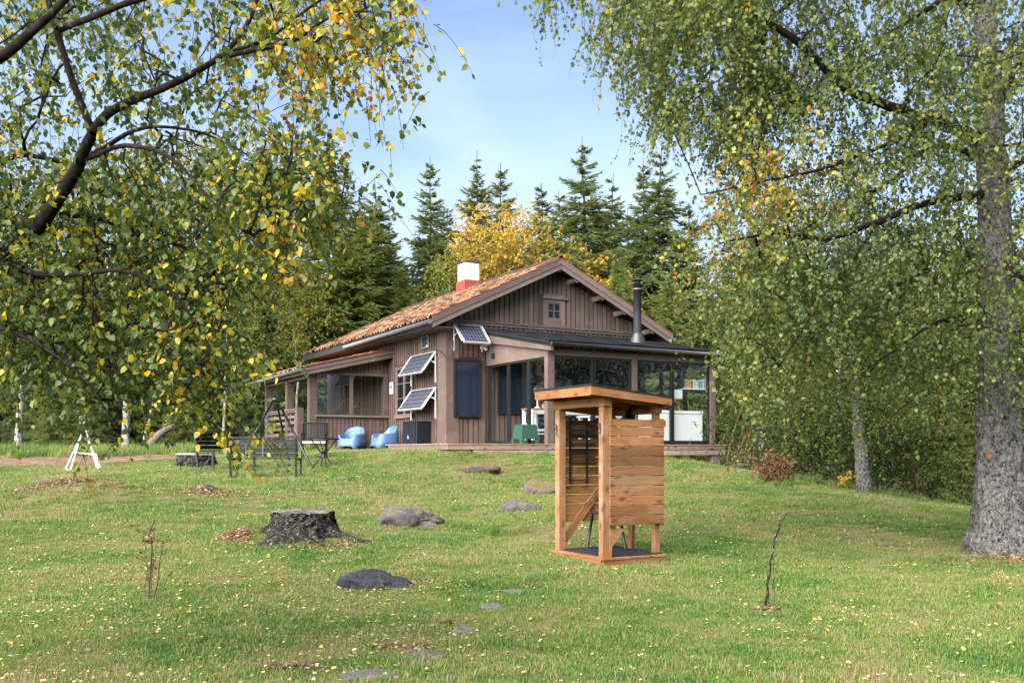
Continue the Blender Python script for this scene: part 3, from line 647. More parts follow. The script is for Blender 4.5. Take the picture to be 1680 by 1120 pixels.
# below the belt: short boards over the sunroom roof, full boards left of it
u = U0 + .34
while u < U1 - .05:
    ua, ub = u, min(u + .115, U1)
    if ub < 1.0:
        if ua < .83: vboard(ua, ub, 4.14, 5.06, 5.06, -.026, 0); vboard(ua, ub, 1.55, 2.40, 2.40, -.026, 0)
        else: vboard(ua, ub, 1.55, 5.06, 5.06, -.026, 0)
    else: vboard(ua, ub, 4.93, 5.06, 5.06, -.026, 0)
    u += pit
vboard(.82, 1.02, 1.55, 4.72, 4.68, -.04, -.028, paint)
for uu in (1.2, 1.9, 2.6, 3.3, 4.0, 4.7, 5.4, 6.0):   # boards seen through the sunroom glass
    for q in range(4): vboard(uu + q * .163, uu + q * .163 + .115, 1.72, 4.7, 4.7, -.026, 0)
bx('belt_board', U0 - .02, U1 + .02, -.07, -.028, 5.065, 5.16, paintx, cabin)
bx('belt_drip', U0 - .02, U1 + .02, -.10, -.071, 5.14, 5.175, paintx, cabin)
# boxed log corner
bx('corner_box', U0 - .075, U0 + .32, -.072, -.002, 1.5, 5.06, paint, cabin)
bx('corner_box', U0 - .078, U0 - .003, -.0, .50, 1.5, 5.08, paint, cabin)
bx('corner_box', U1 - .15, U1 + .07, -.06, -.002, 1.5, 5.06, paint, cabin)
# left side wall boards, round the side window
s = .53
while s < LEN - .1:
    hit = s + .11 > 2.25 and s < 3.68
    if s > 4.3: pieces = [(1.55, rt(U0) - .3)] 
    else: pieces = [(1.55, 2.50), (4.16, rt(U0) - .18)] if hit else [(1.55, rt(U0) - .18)]
    for za, zb in pieces: bx('wall_board', U0 - .026, U0, s, s + .11, za, zb, paint, cabin)
    s += pit
# side window with glazing bars
def window(y0, y1, z0, z1, u, parent):
    wd = link('window', boxmesh(.02, y1 - y0 - .2, z1 - z0 - .2, dpane), parent, (u - .004, (y0 + y1) / 2, (z0 + z1) / 2))
    def sub(n, a, b, c, d, dep=.03, m=painty):
        o = link(n, boxmesh(dep, b - a, d - c, m), wd, (-.02 - dep / 2, (a + b) / 2 - (y0 + y1) / 2, (c + d) / 2 - (z0 + z1) / 2)); return o
    sub('frame', y0, y0 + .11, z0, z1 - .11, .035); sub('frame', y1 - .11, y1, z0, z1 - .11, .035); sub('frame', y0 - .02, y1 + .02, z1 - .11, z1, .05); sub('sill', y0 - .03, y1 + .03, z0 - .05, z0 + .07, .07)
    ym = (y0 + y1) / 2; sub('frame', ym - .04, ym + .04, z0 + .07, z1 - .11, .03)
    for zz in (z0 + .55, z0 + 1.0): sub('glazing_bar', y0 + .11, ym - .04, zz, zz + .03, .02, painty); sub('glazing_bar', ym + .04, y1 - .11, zz, zz + .03, .02, painty)
    for a, b in ((y0 + .11, y0 + .14), (ym - .07, ym - .04), (ym + .04, ym + .07), (y1 - .14, y1 - .11)): sub('glazing_bar', a, b, z0 + .07, z1 - .11, .02, painty)
window(2.30, 3.62, 2.56, 4.10, U0, cabin)
# gable window
gw = link('window', boxmesh(.5, .02, .5, dpane), cabin, (3.32, -.012, 5.65))
def gsub(n, a, b, c, d, y, dep, m=paintx): return link(n, boxmesh(b - a, dep, d - c, m), gw, ((a + b) / 2 - 3.32, y - dep / 2 + .012, (c + d) / 2 - 5.65))
gsub('frame', 2.95, 3.09, 5.17, 5.97, -.028, .03); gsub('frame', 3.56, 3.70, 5.17, 5.97, -.028, .03); gsub('frame', 3.09, 3.56, 5.90, 5.97, -.028, .03); gsub('sill', 3.09, 3.56, 5.24, 5.40, -.028, .05)
gsub('sill', 2.97, 3.72, 5.18, 5.24, -.06, .04); gsub('drip_cap', 2.92, 3.76, 5.99, 6.05, -.028, .09); gsub('frame', 2.95, 3.70, 5.97, 6.13, -.027, .028)
gsub('glazing_bar', 3.09, 3.56, 5.635, 5.665, -.023, .02, paintx); gsub('glazing_bar', 3.31, 3.34, 5.40, 5.635, -.023, .02, paintx); gsub('glazing_bar', 3.31, 3.34, 5.665, 5.90, -.023, .02, paintx)
for a, b, c, d in ((3.09, 3.13, 5.40, 5.90), (3.52, 3.56, 5.40, 5.90), (3.13, 3.52, 5.86, 5.90), (3.13, 3.52, 5.40, 5.44)): gsub('sash', a, b, c, d, -.0235, .018, paintx)
# dark glazed panel by the corner
dp = link('wall_window', boxmesh(.74, .03, 1.54, collector), cabin, (.415, -.085, 3.27)); dp['label'] = 'tall dark glass panel in black frame'
for a, b, c, d in ((0, .05, 2.46, 4.08), (.78, .83, 2.46, 4.08), (.05, .78, 4.03, 4.08), (.05, .78, 2.46, 2.51)):
    link('frame', boxmesh(b - a, .12, d - c, black_m), dp, ((a + b) / 2 - .415, .0, (c + d) / 2 - 3.27))
# roof
OE, OF, OB = .96, .62, .62
ul, ur = UM - 4.08, UM + 4.08
for nm, pol in (('roof_deck', [(UM, rt(UM)), (ul, rt(ul)), (ul, rt(ul) - .10), (UM, rt(UM) - .10)]), ('roof_deck', [(UM, rt(UM)), (ur, rt(ur)), (ur, rt(ur) - .10), (UM, rt(UM) - .10)])):
    prism(nm, pol, -OF + .04, LEN + OB - .04, back_m, cabin)
def barge(y0, y1, off, hh, mat, name='bargeboard', out=.02):
    for sgn, ue in ((-1, ul - out), (1, ur + out)):
        a = rt(UM) + off; b = rt(ue) + off
        prism(name, [(UM + sgn * .002, a), (ue, b), (ue, b - hh), (UM + sgn * .002, a - hh)], y0, y1, mat, cabin)
barge(-OF, -OF + .038, .05, .17, paintx); barge(-OF + .022, -OF + .06, -.11, .15, paintx, out=.0)
barge(-OF - .01, -OF + .10, .066, .014, red_m, 'verge_strip', .03)
barge(LEN + OB - .04, LEN + OB, .05, .30, paintx)
# soffit boards under the overhang and purlin ends
for uu in (UM, 2.62, 1.52, .55, -.30, 3.82, 4.75, 5.55, 6.62):
    zc = rt(uu) - .12 - .10 - (.03 if uu == UM else .0)
    pts = [(uu, -.52, zc), (uu, .0, zc)]
    tube('purlin_end', pts, .085 if uu != UM else .08, log_end, cabin, 9)
# clay tiles as real wavy courses
def tile_field(name, u_e, z_e, u_t, z_t, y0, y1, parent, tw=.21, tl=.34, seed=1, drop=0):
    r = np.random.default_rng(seed); L_ = math.hypot(u_t - u_e, z_t - z_e); du, dz = (u_t - u_e) / L_, (z_t - z_e) / L_; nu, nz = -dz * (1 if du > 0 else -1), abs(du)
    rows = int(L_ / tl) + 1; cols = int((y1 - y0) / tw); prof = [(0, .045), (.2, .062), (.45, .01), (.75, .0), (1.02, .03)]; V = []; FA = []; TT = []
    for i in range(rows):
        for j in range(cols):
            if r.random() < drop: continue
            l0 = i * tl - .02; l1 = min(l0 + tl + .05, L_ + .02); lift = .03 + r.normal(0, .005); js = r.normal(0, .012); n0 = len(V)
            for (l, hh) in ((l0 + js, lift), (l1, .004)):
                for (p, q) in prof:
                    y = y0 + (j + p) * tw; h = hh + q + .012; V.append((u_e + du * l + nu * h, y, z_e + dz * l + nz * h))
            for p, q in prof: V.append((u_e + du * (l0 + js) + nu * (q + lift - .018), y0 + (j + p) * tw, z_e + dz * (l0 + js) + nz * (q + lift - .018)))
            TT += [r.random()] * 15
            for q in range(4): FA.append((n0 + q, n0 + q + 1, n0 + q + 6, n0 + q + 5)); FA.append((n0 + 10 + q, n0 + 11 + q, n0 + q + 1, n0 + q))
    return link(name, mesh(name, V, np.array(FA), tile_m, False, {'tint': TT}), parent, kind='stuff')
tile_field('roof_tiles', ul - .03, rt(ul - .03), UM, rt(UM), -OF + .08, LEN + OB, cabin, seed=1)
tile_field('roof_tiles', ur + .03, rt(ur + .03), UM, rt(UM), -OF + .08, LEN + OB, cabin, seed=2)
y = -OF + .02
while y < LEN + OB - .2:
    bm = bmesh.new(); bmesh.ops.create_cone(bm, segments=8, radius1=.13, radius2=.10, depth=.36, cap_ends=False); me = bpy.data.meshes.new('ridge_tile'); bm.to_mesh(me); bm.free(); me.materials.append(tile_m)
    link('ridge_tile', me, cabin, (UM, y + .17, rt(UM) + .03), (math.radians(90), 0, 0)); y += .33
# eave boards, gutters
bx('eave_board', ul - .022, ul, -OF + .06, LEN + OB - .05, rt(ul) - .22, rt(ul) - .02, gutter_m, cabin)
bx('eave_board', ur, ur + .022, -OF + .06, LEN + OB - .05, rt(ur) - .22, rt(ur) - .02, gutter_m, cabin)
tube('gutter', [(ul - .09, -OF + .02, rt(ul) - .12), (ul - .09, 6.2, rt(ul) - .17)], .062, zinc, cabin, 10)
tube('gutter', [(ur + .09, -OF + .02, rt(ur) - .12), (ur + .09, 8.2, rt(ur) - .17)], .062, zinc, cabin, 10)
bx('soffit', ul + .01, U0, -OF + .07, LEN + .4, rt(ul) - .235, rt(ul) - .222, paint, cabin)
# chimney
ch = link('chimney', boxmesh(.56, .60, 1.15, chim_m, .03), cabin, (3.22, 5.35, 7.38))
link('red_flashing', boxmesh(.62, .66, .66, red_m), ch, (0, 0, -.36))
link('chimney_cap', boxmesh(.60, .64, .045, gutter_m), ch, (0, 0, .60))
for a in (-.2, .2): link('cap_foot', boxmesh(.06, .5, .04, black_m), ch, (a, 0, .57))
# ---- sunroom
bx('sill_beam', 1.05, 6.55, -3.36, -3.26, 1.64, 1.74, black_m, cabin)
bx('sill_beam', 1.05, 1.15, -3.26, -.03, 1.64, 1.74, black_m, cabin); bx('sill_beam', 6.45, 6.55, -3.26, -.03, 1.64, 1.74, black_m, cabin)
bx('sunroom_floor', 1.16, 6.44, -3.25, -.03, 1.63, 1.72, deckw_grey, cabin)
for a, b in ((1.03, 1.23), (3.69, 3.85)): bx('post', a, b, -3.40, -3.24, 1.69, 3.95, paint, cabin)
bx('post', 6.40, 6.56, -3.42, -3.26, 1.69, 3.95, paint, cabin)
bx('header_beam', 1.03, 6.58, -3.41, -3.25, 3.95, 4.10, paintx, cabin)
bx('header_beam', 6.42, 6.56, -3.24, -.03, 3.95, 4.14, painty, cabin)
def pane_front(a, b, z0=1.74, z1=3.95, y=-3.33, n='glass_door'):
    g = link(n, boxmesh(b - a - .1, .012, z1 - z0 - .1, glass), cabin, ((a + b) / 2, y, (z0 + z1) / 2)); cx = (a + b) / 2; cz = (z0 + z1) / 2
    for p, q, c, d in ((a, a + .055, z0, z1), (b - .055, b, z0, z1), (a + .055, b - .055, z1 - .055, z1), (a + .055, b - .055, z0, z0 + .055)):
        link('frame', boxmesh(q - p, .06, d - c, black_m), g, ((p + q) / 2 - cx, 0, (c + d) / 2 - cz))
for a, b in ((1.23, 2.45), (2.47, 3.69), (3.85, 5.07), (5.09, 6.40)): pane_front(a, b)
def pane_side(u, a, b, z0=1.74, z1=3.92):
    g = link('glass_door', boxmesh(.012, b - a - .1, z1 - z0 - .1, glass), cabin, (u, (a + b) / 2, (z0 + z1) / 2)); cy_ = (a + b) / 2; cz = (z0 + z1) / 2
    for p, q, c, d in ((a, a + .055, z0, z1), (b - .055, b, z0, z1), (a + .055, b - .055, z1 - .055, z1), (a + .055, b - .055, z0, z0 + .055)):
        link('frame', boxmesh(.06, q - p, d - c, black_m), g, (0, (p + q) / 2 - cy_, (c + d) / 2 - cz))
for a, b in ((-3.24, -2.36), (-2.34, -1.28), (-1.26, -.12)): pane_side(1.10, a, b)
for a, b in ((-3.24, -2.2), (-2.18, -1.1), (-1.08, -.1)): pane_side(6.49, a, b, 1.74, 3.95)
def wallglass(a, b, c, d, lb):
    w_ = link('inner_window', boxmesh(b - a - .08, .02, d - c - .08, collector), cabin, ((a + b) / 2, -.045, (c + d) / 2)); w_['label'] = lb
    for p, q, e0, e1 in ((a, a + .06, c, d), (b - .06, b, c, d), (a + .06, b - .06, d - .06, d), (a + .06, b - .06, c, c + .06)): link('frame', boxmesh(q - p, .05, e1 - e0, black_m), w_, ((p + q) / 2 - (a + b) / 2, -.01, (e0 + e1) / 2 - (c + d) / 2))
wallglass(1.42, 2.70, 2.55, 4.05, 'dark window in the cabin wall inside the sunroom'); wallglass(2.95, 4.05, 1.76, 4.05, 'added dark glazed pane darkening the sunroom interior'); wallglass(4.12, 5.22, 1.76, 4.05, 'second added dark glazed pane darkening the sunroom interior')  # both door-sized panes are added to darken the view through the front glass
# sloping side cladding above the doors
def sz(v): return 4.95 - .186 * v              # top of the sunroom roof at distance v in front of the gable
for uu in (1.03, 6.40): prism('side_panel', [(-.03, 3.92), (-.03, sz(0) - .12), (-3.24, sz(3.24) - .12), (-3.24, 3.95 if uu > 2 else 3.92)], uu + .02, uu + .12, painty, cabin, 'x')
prism('rake_board', [(-.09, sz(.09) - .13), (-.09, sz(.09) - .36), (-3.66, sz(3.66) - .24), (-3.66, sz(3.66) - .13)], .96, 1.045, painty, cabin, 'x')
prism('rake_board', [(-.09, sz(.09) - .06), (-.09, sz(.09) - .26), (-3.66, sz(3.66) - .20), (-3.66, sz(3.66) - .06)], 6.76, 6.80, painty, cabin, 'x')
prism('sunroom_roof', [(-.03, sz(0)), (-.03, sz(0) - .055), (-3.66, sz(3.66) - .055), (-3.66, sz(3.66))], .9, 6.85, black_soft, cabin, 'x')
prism('roof_trim', [(-.03, sz(0) - .06), (-.03, sz(0) - .125), (-3.66, sz(3.66) - .125), (-3.66, sz(3.66) - .06)], .94, .965, black_m, cabin, 'x')
# flat black roof sheets, course over course
rr_ = np.random.default_rng(4); feltm = plain('black_roof_felt', (.010, .010, .011), .8, .12); feltm2 = plain('worn_roof_felt', (.022, .021, .021), .8, .12)
for k in range(7):
    v0 = 3.70 - k * .52; v1 = v0 - .56
    for j in range(11):
        a = .88 + j * .545; c = sz(v0) + .012; 
        o = prism('roof_sheet', [(-v0, c), (-v1 if v1 > .03 else -.03, sz(max(v1, .03)) + .004), (-v1 if v1 > .03 else -.03, sz(max(v1, .03)) + .028), (-v0, c + .024)], a + .006, a + .536, feltm if (j + k) % 3 else feltm2, cabin, 'x')
bx('wall_flashing', .86, 6.62, -.13, -.028, 4.955, 4.985, black_m, cabin)
tube('gutter', [(.93, -3.735, 4.20), (6.86, -3.735, 4.185)], .05, gutter_m, cabin, 10)
# stove pipe
vp = 1.9; fl = tube('stove_pipe', [(4.98, -vp, sz(vp) - .1), (4.98, -vp, 6.32)], .115, black_soft, cabin, 18)
link('flashing_cone', mesh('flashing_cone', *(lambda q: (q[0], q[1]))(tubes(np.array([[(4.98, -vp, sz(vp) - .02), (4.98, -vp, sz(vp) + .06), (4.98, -vp, sz(vp) + .28)]]), np.array([[.24, .20, .125]]), 18)), gutter_m, True), fl)
tube('rain_cap', [(4.98, -vp, 6.40), (4.98, -vp, 6.425), (4.98, -vp, 6.45)], [.165, .16, .05], black_soft, fl, 16)
tube('cap_collar', [(4.98, -vp, 6.30), (4.98, -vp, 6.40)], .08, black_soft, fl, 12)
tube('collar', [(4.98, -vp, 6.14), (4.98, -vp, 6.18)], .125, zinc, fl, 18)
# ---- side porch
PZ = lambda u: 4.00 + .235 * (u + 3.02)
bx('porch_wall', -2.75, -.18, 4.30, 4.36, 1.25, 2.58, back_m, cabin)
u = -2.50
while u < -.24:
    bx('porch_board', u, u + .105, 4.274, 4.30, 1.52, 2.56, paint, cabin)
    vboard(u, u + .105, 3.90, PZ(u) - .14, PZ(u + .1) - .14, 4.274, 4.30, paint, 'porch_board'); u += .128
prism('porch_gable', [(-2.75, 3.92), (-.18, 3.92), (-.18, PZ(-.18) - .14), (-2.75, PZ(-2.75) - .14)], 4.30, 4.36, back_m, cabin)
bx('post', -2.76, -2.52, 4.22, 4.44, 1.45, PZ(-2.76) - .13, paint, cabin)
bx('sill', -2.58, -.16, 4.19, 4.273, 2.56, 2.62, paintx, cabin)
bx('window_head', -2.52, -.2, 4.24, 4.30, 3.86, 3.93, paintx, cabin)
for a, b in ((-1.45, -1.36), (-.33, -.18)): bx('mullion', a, b, 4.25, 4.34, 2.62, 3.86, paint, cabin)
for a, b in ((-2.52, -1.45), (-1.36, -.33)): link('porch_pane', boxmesh(b - a, .012, 1.24, glass), cabin, ((a + b) / 2, 4.32, 3.24))
bx('post', -2.84, -2.62, 6.30, 6.54, 1.45, 3.80, paint, cabin); bx('post', -2.84, -2.62, 8.75, 8.99, 1.45, 3.75, paint, cabin)
bx('porch_plate', -2.82, -2.62, 4.5, 9.4, 3.72, 3.88, painty, cabin)
bx('porch_floor', -2.85, U0, 4.37, 9.4, 1.45, 1.62, deckw_grey, cabin)
prism('porch_roof', [(-3.0, PZ(-3.0) - .02), (U0, PZ(U0) - .02), (U0, PZ(U0) - .12), (-3.0, PZ(-3.0) - .12)], 3.9, 9.6, back_m, cabin)
prism('bargeboard', [(-3.04, PZ(-3.04) + .03), (U0 + .02 - .05, PZ(U0) + .03), (U0 - .03, PZ(U0) - .10), (-3.04, PZ(-3.04) - .10)], 3.84, 3.88, paintx, cabin)
prism('bargeboard', [(-3.03, PZ(-3.04) - .10), (U0 - .03, PZ(U0) - .10), (U0 - .03, PZ(U0) - .24), (-3.03, PZ(-3.04) - .22)], 3.865, 3.90, paintx, cabin)
prism('verge_strip', [(-3.06, PZ(-3.06) + .055), (U0 - .03, PZ(U0) + .055), (U0 - .03, PZ(U0) + .032), (-3.06, PZ(-3.06) + .032)], 3.80, 3.95, red_m, cabin)
tile_field('roof_tiles', -3.06, PZ(-3.06) - .02, U0 - .05, PZ(U0) - .02, 3.98, 9.6, cabin, seed=3, drop=.03)
tube('gutter', [(-3.12, 3.86, PZ(-3.1) - .05), (-3.12, 9.7, PZ(-3.1) - .10)], .055, zinc, cabin, 10)
bx('eave_board', -3.03, -3.0, 3.92, 9.6, PZ(-3.0) - .2, PZ(-3.0) - .02, painty, cabin)
tube('downpipe', [(-3.12, 8.4, PZ(-3.1) - .1), (-2.95, 8.4, 3.7), (-2.95, 8.4, 1.6)], .04, gutter_m, cabin, 8)
# porch rail
rp = bx('rail_post', -2.86, -2.66, 5.12, 5.36, 1.45, 2.86, paint, cabin)
for k in range(7):
    zz = 1.62 + k * .185; bx('rail_slat', -2.83, -2.80, 5.36, 9.1, zz, zz + .09, painty, cabin)
for yy in (6.05, 7.2, 8.3): bx('rail_upright', -2.80, -2.74, yy, yy + .07, 1.5, 2.80, paint, cabin)
bx('rail_cap', -2.86, -2.76, 5.37, 9.1, 2.80, 2.84, painty, cabin)
# wall-hung bits that belong to the wall
bx('vent', 1.005, 1.05, -.56, -.42, 4.10, 4.24, black_soft, cabin)

# ------------------------------------------------------------------ deck
deck = empty('wooden_deck', (HC.x, HC.y, 0), 'low weathered wooden deck in front of the glazed sunroom', 'deck', ROT)
DZ = 1.685
y = -3.88; k = 0
while y < -.15:
    if y < -3.55 or True:
        y1 = y + .13
        a = -2.02 if y < -.0 else 0
        segs = [(-2.02, 6.56)] if y1 < -3.44 else [(-2.02, 1.0)]
        for a, b in segs: bx('deck_board', a, b, y, y1, DZ - .028, DZ, deckw, deck)
    y += .137; k += 1
for a, b in ((-2.0, -.21), (-.20, 2.35), (2.36, 4.5), (4.51, 6.54)):
    bx('fascia_board', a, b - .006, -3.865, -3.83, DZ - .145, DZ - .03, deckw, deck, .004)
for a, b in ((-1.3, -.21), (-.20, 2.35), (2.36, 4.5), (4.51, 6.54)):
    bx('fascia_board', a, b - .006, -3.862, -3.826, DZ - .285, DZ - .16, deckw_grey, deck, .004)
bx('fascia_board', -2.0, -1.96, -3.82, -.2, DZ - .145, DZ - .03, painty, deck); 
for uu, s_ in ((6.25, -3.72), (3.6, -3.6), (1.0, -3.6), (6.3, -.4), (-1.5, -3.5)): 
    p = hw(uu, s_); bx('post', uu - .13, uu + .13, s_ - .1, s_ + .1, gz(p.x, p.y) - .15, DZ - .16, log_end, deck)
for s_ in (-3.2, -2.2, -1.2): bx('joist', -1.9, 6.5, s_, s_ + .06, DZ - .2, DZ - .03 - .03, back_m, deck)

# ------------------------------------------------------------------ things on the walls
def inhouse(name, loc, label, cat, group=None, rz=0): 
    p = hw(*loc); return empty(name, (p.x, p.y, p.z), label, cat, ROT + rz, group)
def solar(name, loc, wdt, hgt, axis, label):
    """panel hinged at its top edge, leaning out; axis 's' on the side wall, 'f' on the front"""
    e = inhouse(name, loc, label, 'solar panel', 'solar panels on the cabin walls')
    t = math.radians(53 if axis == 's' else 43)       # below horizontal
    def pt(a, l, off=0):   # a along the wall, l down the slope, off normal to the glass
        o, d = l * math.cos(t) + off * math.sin(t), -l * math.sin(t) + off * math.cos(t)
        return (-o, a, d) if axis == 's' else (a, -o, d)
    def slab(n, a0, a1, l0, l1, o0, o1, m, par=e):
        V = [pt(a, l, o) for o in (o0, o1) for (a, l) in ((a0, l0), (a1, l0), (a1, l1), (a0, l1))]
        FA = [(0, 1, 2, 3), (7, 6, 5, 4), (0, 4, 5, 1), (1, 5, 6, 2), (2, 6, 7, 3), (3, 7, 4, 0)]
        me = mesh(n, V, FA, m); bm = bmesh.new(); bm.from_mesh(me); bmesh.ops.recalc_face_normals(bm, faces=bm.faces); bm.to_mesh(me); bm.free(); return link(n, me, par)
    # cells: own mesh lying flat in its own coordinates so the cell grid follows it
    V = [(0, 0, 0), (wdt, 0, 0), (wdt, hgt, 0), (0, hgt, 0)]
    c = link('solar_cells', mesh('solar_cells', V, [(0, 1, 2, 3)], pv), e)
    ex = Vector(pt(1, 0)) - Vector(pt(0, 0)); ey = Vector(pt(0, 1)) - Vector(pt(0, 0)); ez = Vector(pt(0, 0, 1)) - Vector(pt(0, 0, 0)); og = Vector(pt(0, 0, .021))
    c.matrix_local = Matrix(((ex.x, ey.x, ez.x, og.x), (ex.y, ey.y, ez.y, og.y), (ex.z, ey.z, ez.z, og.z), (0, 0, 0, 1)))
    slab('backing', .01, wdt - .01, .01, hgt - .01, -.012, .012, white_pl)
    slab('frame', -.015, .022, -.015, hgt + .015, -.02, .032, alu); slab('frame', wdt - .022, wdt + .015, -.015, hgt + .015, -.02, .032, alu)
    slab('frame', .022, wdt - .022, -.015, .022, -.02, .031, alu); slab('frame', .022, wdt - .022, hgt - .022, hgt + .015, -.02, .031, alu)
    near = [0, wdt]
    for q, a in enumerate(near):
        aa = a + (-.05 if a == 0 else .05)
        def bar(n, p0, p1): tube(n, [p0, p1], .02, white_p, e, 4)
        wl = -.03 if axis == 's' else 0
        p = (lambda o, d: (-o, aa, d)) if axis == 's' else (lambda o, d: (aa, -o, d))
        bar('bracket', p(.03, .02), p(.03, -.86 if axis == 's' else -.72)); bar('bracket_arm', p(.03, .0), p(hgt * math.cos(t) * .9, -hgt * math.sin(t) * .9)); bar('bracket_strut', p(.03, -.32), p(hgt * math.cos(t) * .45, -hgt * math.sin(t) * .42))
    return e
solar('solar_panel', (U0 - .10, .55, 4.31), 1.62, .75, 's', 'upper of the two tilted solar panels beside the side window')
solar('solar_panel', (U0 - .10, .55, 3.29), 1.62, .75, 's', 'lower of the two tilted solar panels beside the side window')
solar('solar_panel', (.04, -.10, 5.02), .78, .80, 'f', 'tilted solar panel on the gable wall above the dark glass panel')
e = inhouse('solar_panel', (U0 - .05, 1.12, 4.5), 'smallest solar panel, flat on the side wall under the eave', 'solar panel', 'solar panels on the cabin walls')
box('solar_cells', (.02, .44, .30), (-.02, .24, .17), pv, e); box('frame', (.03, .02, .34), (-.02, .01, .17), alu, e); box('frame', (.03, .02, .34), (-.02, .47, .17), alu, e); box('frame', (.03, .44, .02), (-.02, .24, .33), alu, e); box('frame', (.03, .44, .02), (-.02, .24, .01), alu, e); box('sensor', (.05, .06, .06), (-.04, .02, .03), white_pl, e)
e = inhouse('security_camera', (.86, -.06, 4.42), 'small white security camera under the gable solar panel', 'camera')
tube('bracket', [(0, 0, 0), (0, -.12, .02)], .022, white_pl, e); tube('camera_body', [(-.06, -.16, .06), (.12, -.12, -.04)], .045, white_pl, e, 10); tube('camera_lens', [(-.08, -.165, .07), (-.06, -.16, .06)], .03, black_m, e, 10)
box('sensor_head', (.07, .07, .07), (.12, -.1, .06), white_pl, e)
e = inhouse('wall_sign', (U0 - .03, 3.86, 3.30), 'narrow white plate with a dark oval beside the porch window', 'sign')
box('plate', (.012, .26, .37), (-.01, .13, .185), white_p, e); o = tube('oval_mark', [(-.018, .13, .22), (-.024, .13, .22)], .055, black_m, e, 14); box('mark_line', (.004, .10, .02), (-.018, .13, .12), black_soft, e)
cbl = tube('cable', [hw(.0, -.10, 4.75), hw(-.05, -.16, 4.35), hw(-.10, -.18, 4.12), hw(-.2, -.14, 4.05), hw(-.27, -.05, 4.15), hw(-.28, .2, 4.3), hw(-.24, .5, 4.36)], .012, black_soft, None, 6)
tag(cbl, 'black cable looping round the wall corner between solar panels', 'cable')
# side wall cabinet
cab = inhouse('utility_cabinet', (-.62, 1.02, 1.50), 'black metal cabinet on the grass against the side wall', 'cabinet')
box('body', (.44, .98, .84), (.2, .49, .42), navy, cab, None, .01); box('door', (.02, .44, .78), (-.031, .25, .42), navy, cab); box('door', (.02, .44, .78), (-.031, .72, .42), navy, cab)
tube('handle', [(-.06, .50, .36), (-.06, .50, .50)], .012, alu, cab, 6); box('lid', (.46, 1.0, .02), (.2, .49, .851), black_m, cab)

# ------------------------------------------------------------------ things in and by the sunroom
t = inhouse('side_table', (1.50, -1.9, 1.72), 'white framed table with a wooden top inside the sunroom corner', 'table')
box('tabletop', (2.0, .55, .03), (.78, 0, .92), pine_x, t)
for a in (-.15, 1.70):
    for b in (-.24, .24): box('leg', (.07, .07, .90), (a, b, .45), white_p, t)
box('apron', (1.80, .03, .12), (.78, -.24, .84), white_p, t); box('apron', (1.80, .03, .12), (.78, .24, .84), white_p, t); box('lower_shelf', (1.80, .4, .03), (.78, 0, .25), white_p, t); box('stretcher', (.03, .42, .05), (-.15, 0, .5), white_p, t)
box('picture_frame', (.5, .03, .55), (.25, -.1, .60), white_p, t); box('frame_panel', (.38, .012, .42), (.25, -.122, .60), collector, t)
f_ = inhouse('desk_fan', (1.60, -1.95, 2.656), 'small white desk fan standing on the table behind the glass', 'fan')
tube('stem', [(0, 0, 0), (0, 0, .36)], .018, white_pl, f_, 8); tube('base', [(0, 0, 0), (0, 0, .02), (0, 0, .05)], [.09, .08, .03], white_pl, f_, 14)
def ring(name, c, rad, rr, mat, parent, n=20, tilt=0):
    a = np.linspace(0, 2 * math.pi, n + 1); pts = [(c[0] + rad * math.cos(q), c[1] + rad * math.sin(q) * math.sin(tilt), c[2] + rad * math.sin(q) * math.cos(tilt)) for q in a]; return tube(name, pts, rr, mat, parent, 5, False)
for k in (.14, .1, .05): ring('guard', (0, -.05, .46), k, .005, alu, f_)
for q in range(3): box('blade', (.10, .01, .05), (.05 * math.cos(q * 2.1), -.03, .46 + .05 * math.sin(q * 2.1)), blue_pl, f_, (0, -q * 2.1, .3))
tube('motor', [(0, -.02, .46), (0, .08, .46)], .04, white_pl, f_, 10)
for k, du in enumerate((.17, .27)):
    j = inhouse('jar', (1.62 + du, -1.95, 2.656), ['orange jar beside the fan, nearer the fan', 'orange jar on the table, farther from the fan'][k], 'jar', 'orange jars on the sunroom table')
    tube('body', [(0, 0, 0), (0, 0, .05), (0, 0, .10), (0, 0, .13)], [.035, .045, .04, .025], orange_pl, j, 12); tube('lid', [(0, 0, .131), (0, 0, .155)], .022, pine_z, j, 10)
g = inhouse('green_chair', (.70, -2.85, DZ), 'dark green plastic chair standing on the deck by the sliding doors', 'chair'); g.scale = (.82, .82, .95)
V = []; FA = []
def taper(name, x0, x1, y0, y1, z0, z1, ins, mat, par, arch=None):
    V = [(x0, y0, z0), (x1, y0, z0), (x1, y1, z0), (x0, y1, z0), (x0 + ins, y0 + ins, z1), (x1 - ins, y0 + ins, z1), (x1 - ins, y1 - ins, z1), (x0 + ins, y1 - ins, z1)]
    me = mesh(name, V, [(3, 2, 1, 0), (4, 5, 6, 7), (0, 1, 5, 4), (1, 2, 6, 5), (2, 3, 7, 6), (3, 0, 4, 7)], mat); return link(name, me, par)
taper('shell', -.30, .30, -.29, .29, .14, .50, .035, green_pl, g); box('seat', (.50, .48, .03), (0, 0, .51), green_pl, g, None, .01)
for a in (-.27, .27):
    for b in (-.26, .26): taper('leg', a - .06, a + .06, b - .06, b + .06, 0, .139, .006, green_pl, g)
fz = inhouse('chest_cabinet', (4.45, -2.90, 1.72), 'large white chest cabinet behind the right-hand sunroom glass', 'cabinet')
box('body', (1.95, .6, .80), (.95, .1, .42), white_pl, fz, None, .01); box('lid', (1.98, .63, .09), (.95, .1, .87), white_pl, fz, None, .01); box('lock', (.03, .01, .03), (1.85, -.225, .87), black_m, fz); box('foot_strip', (1.9, .5, .03), (.95, .1, .0), black_soft, fz)
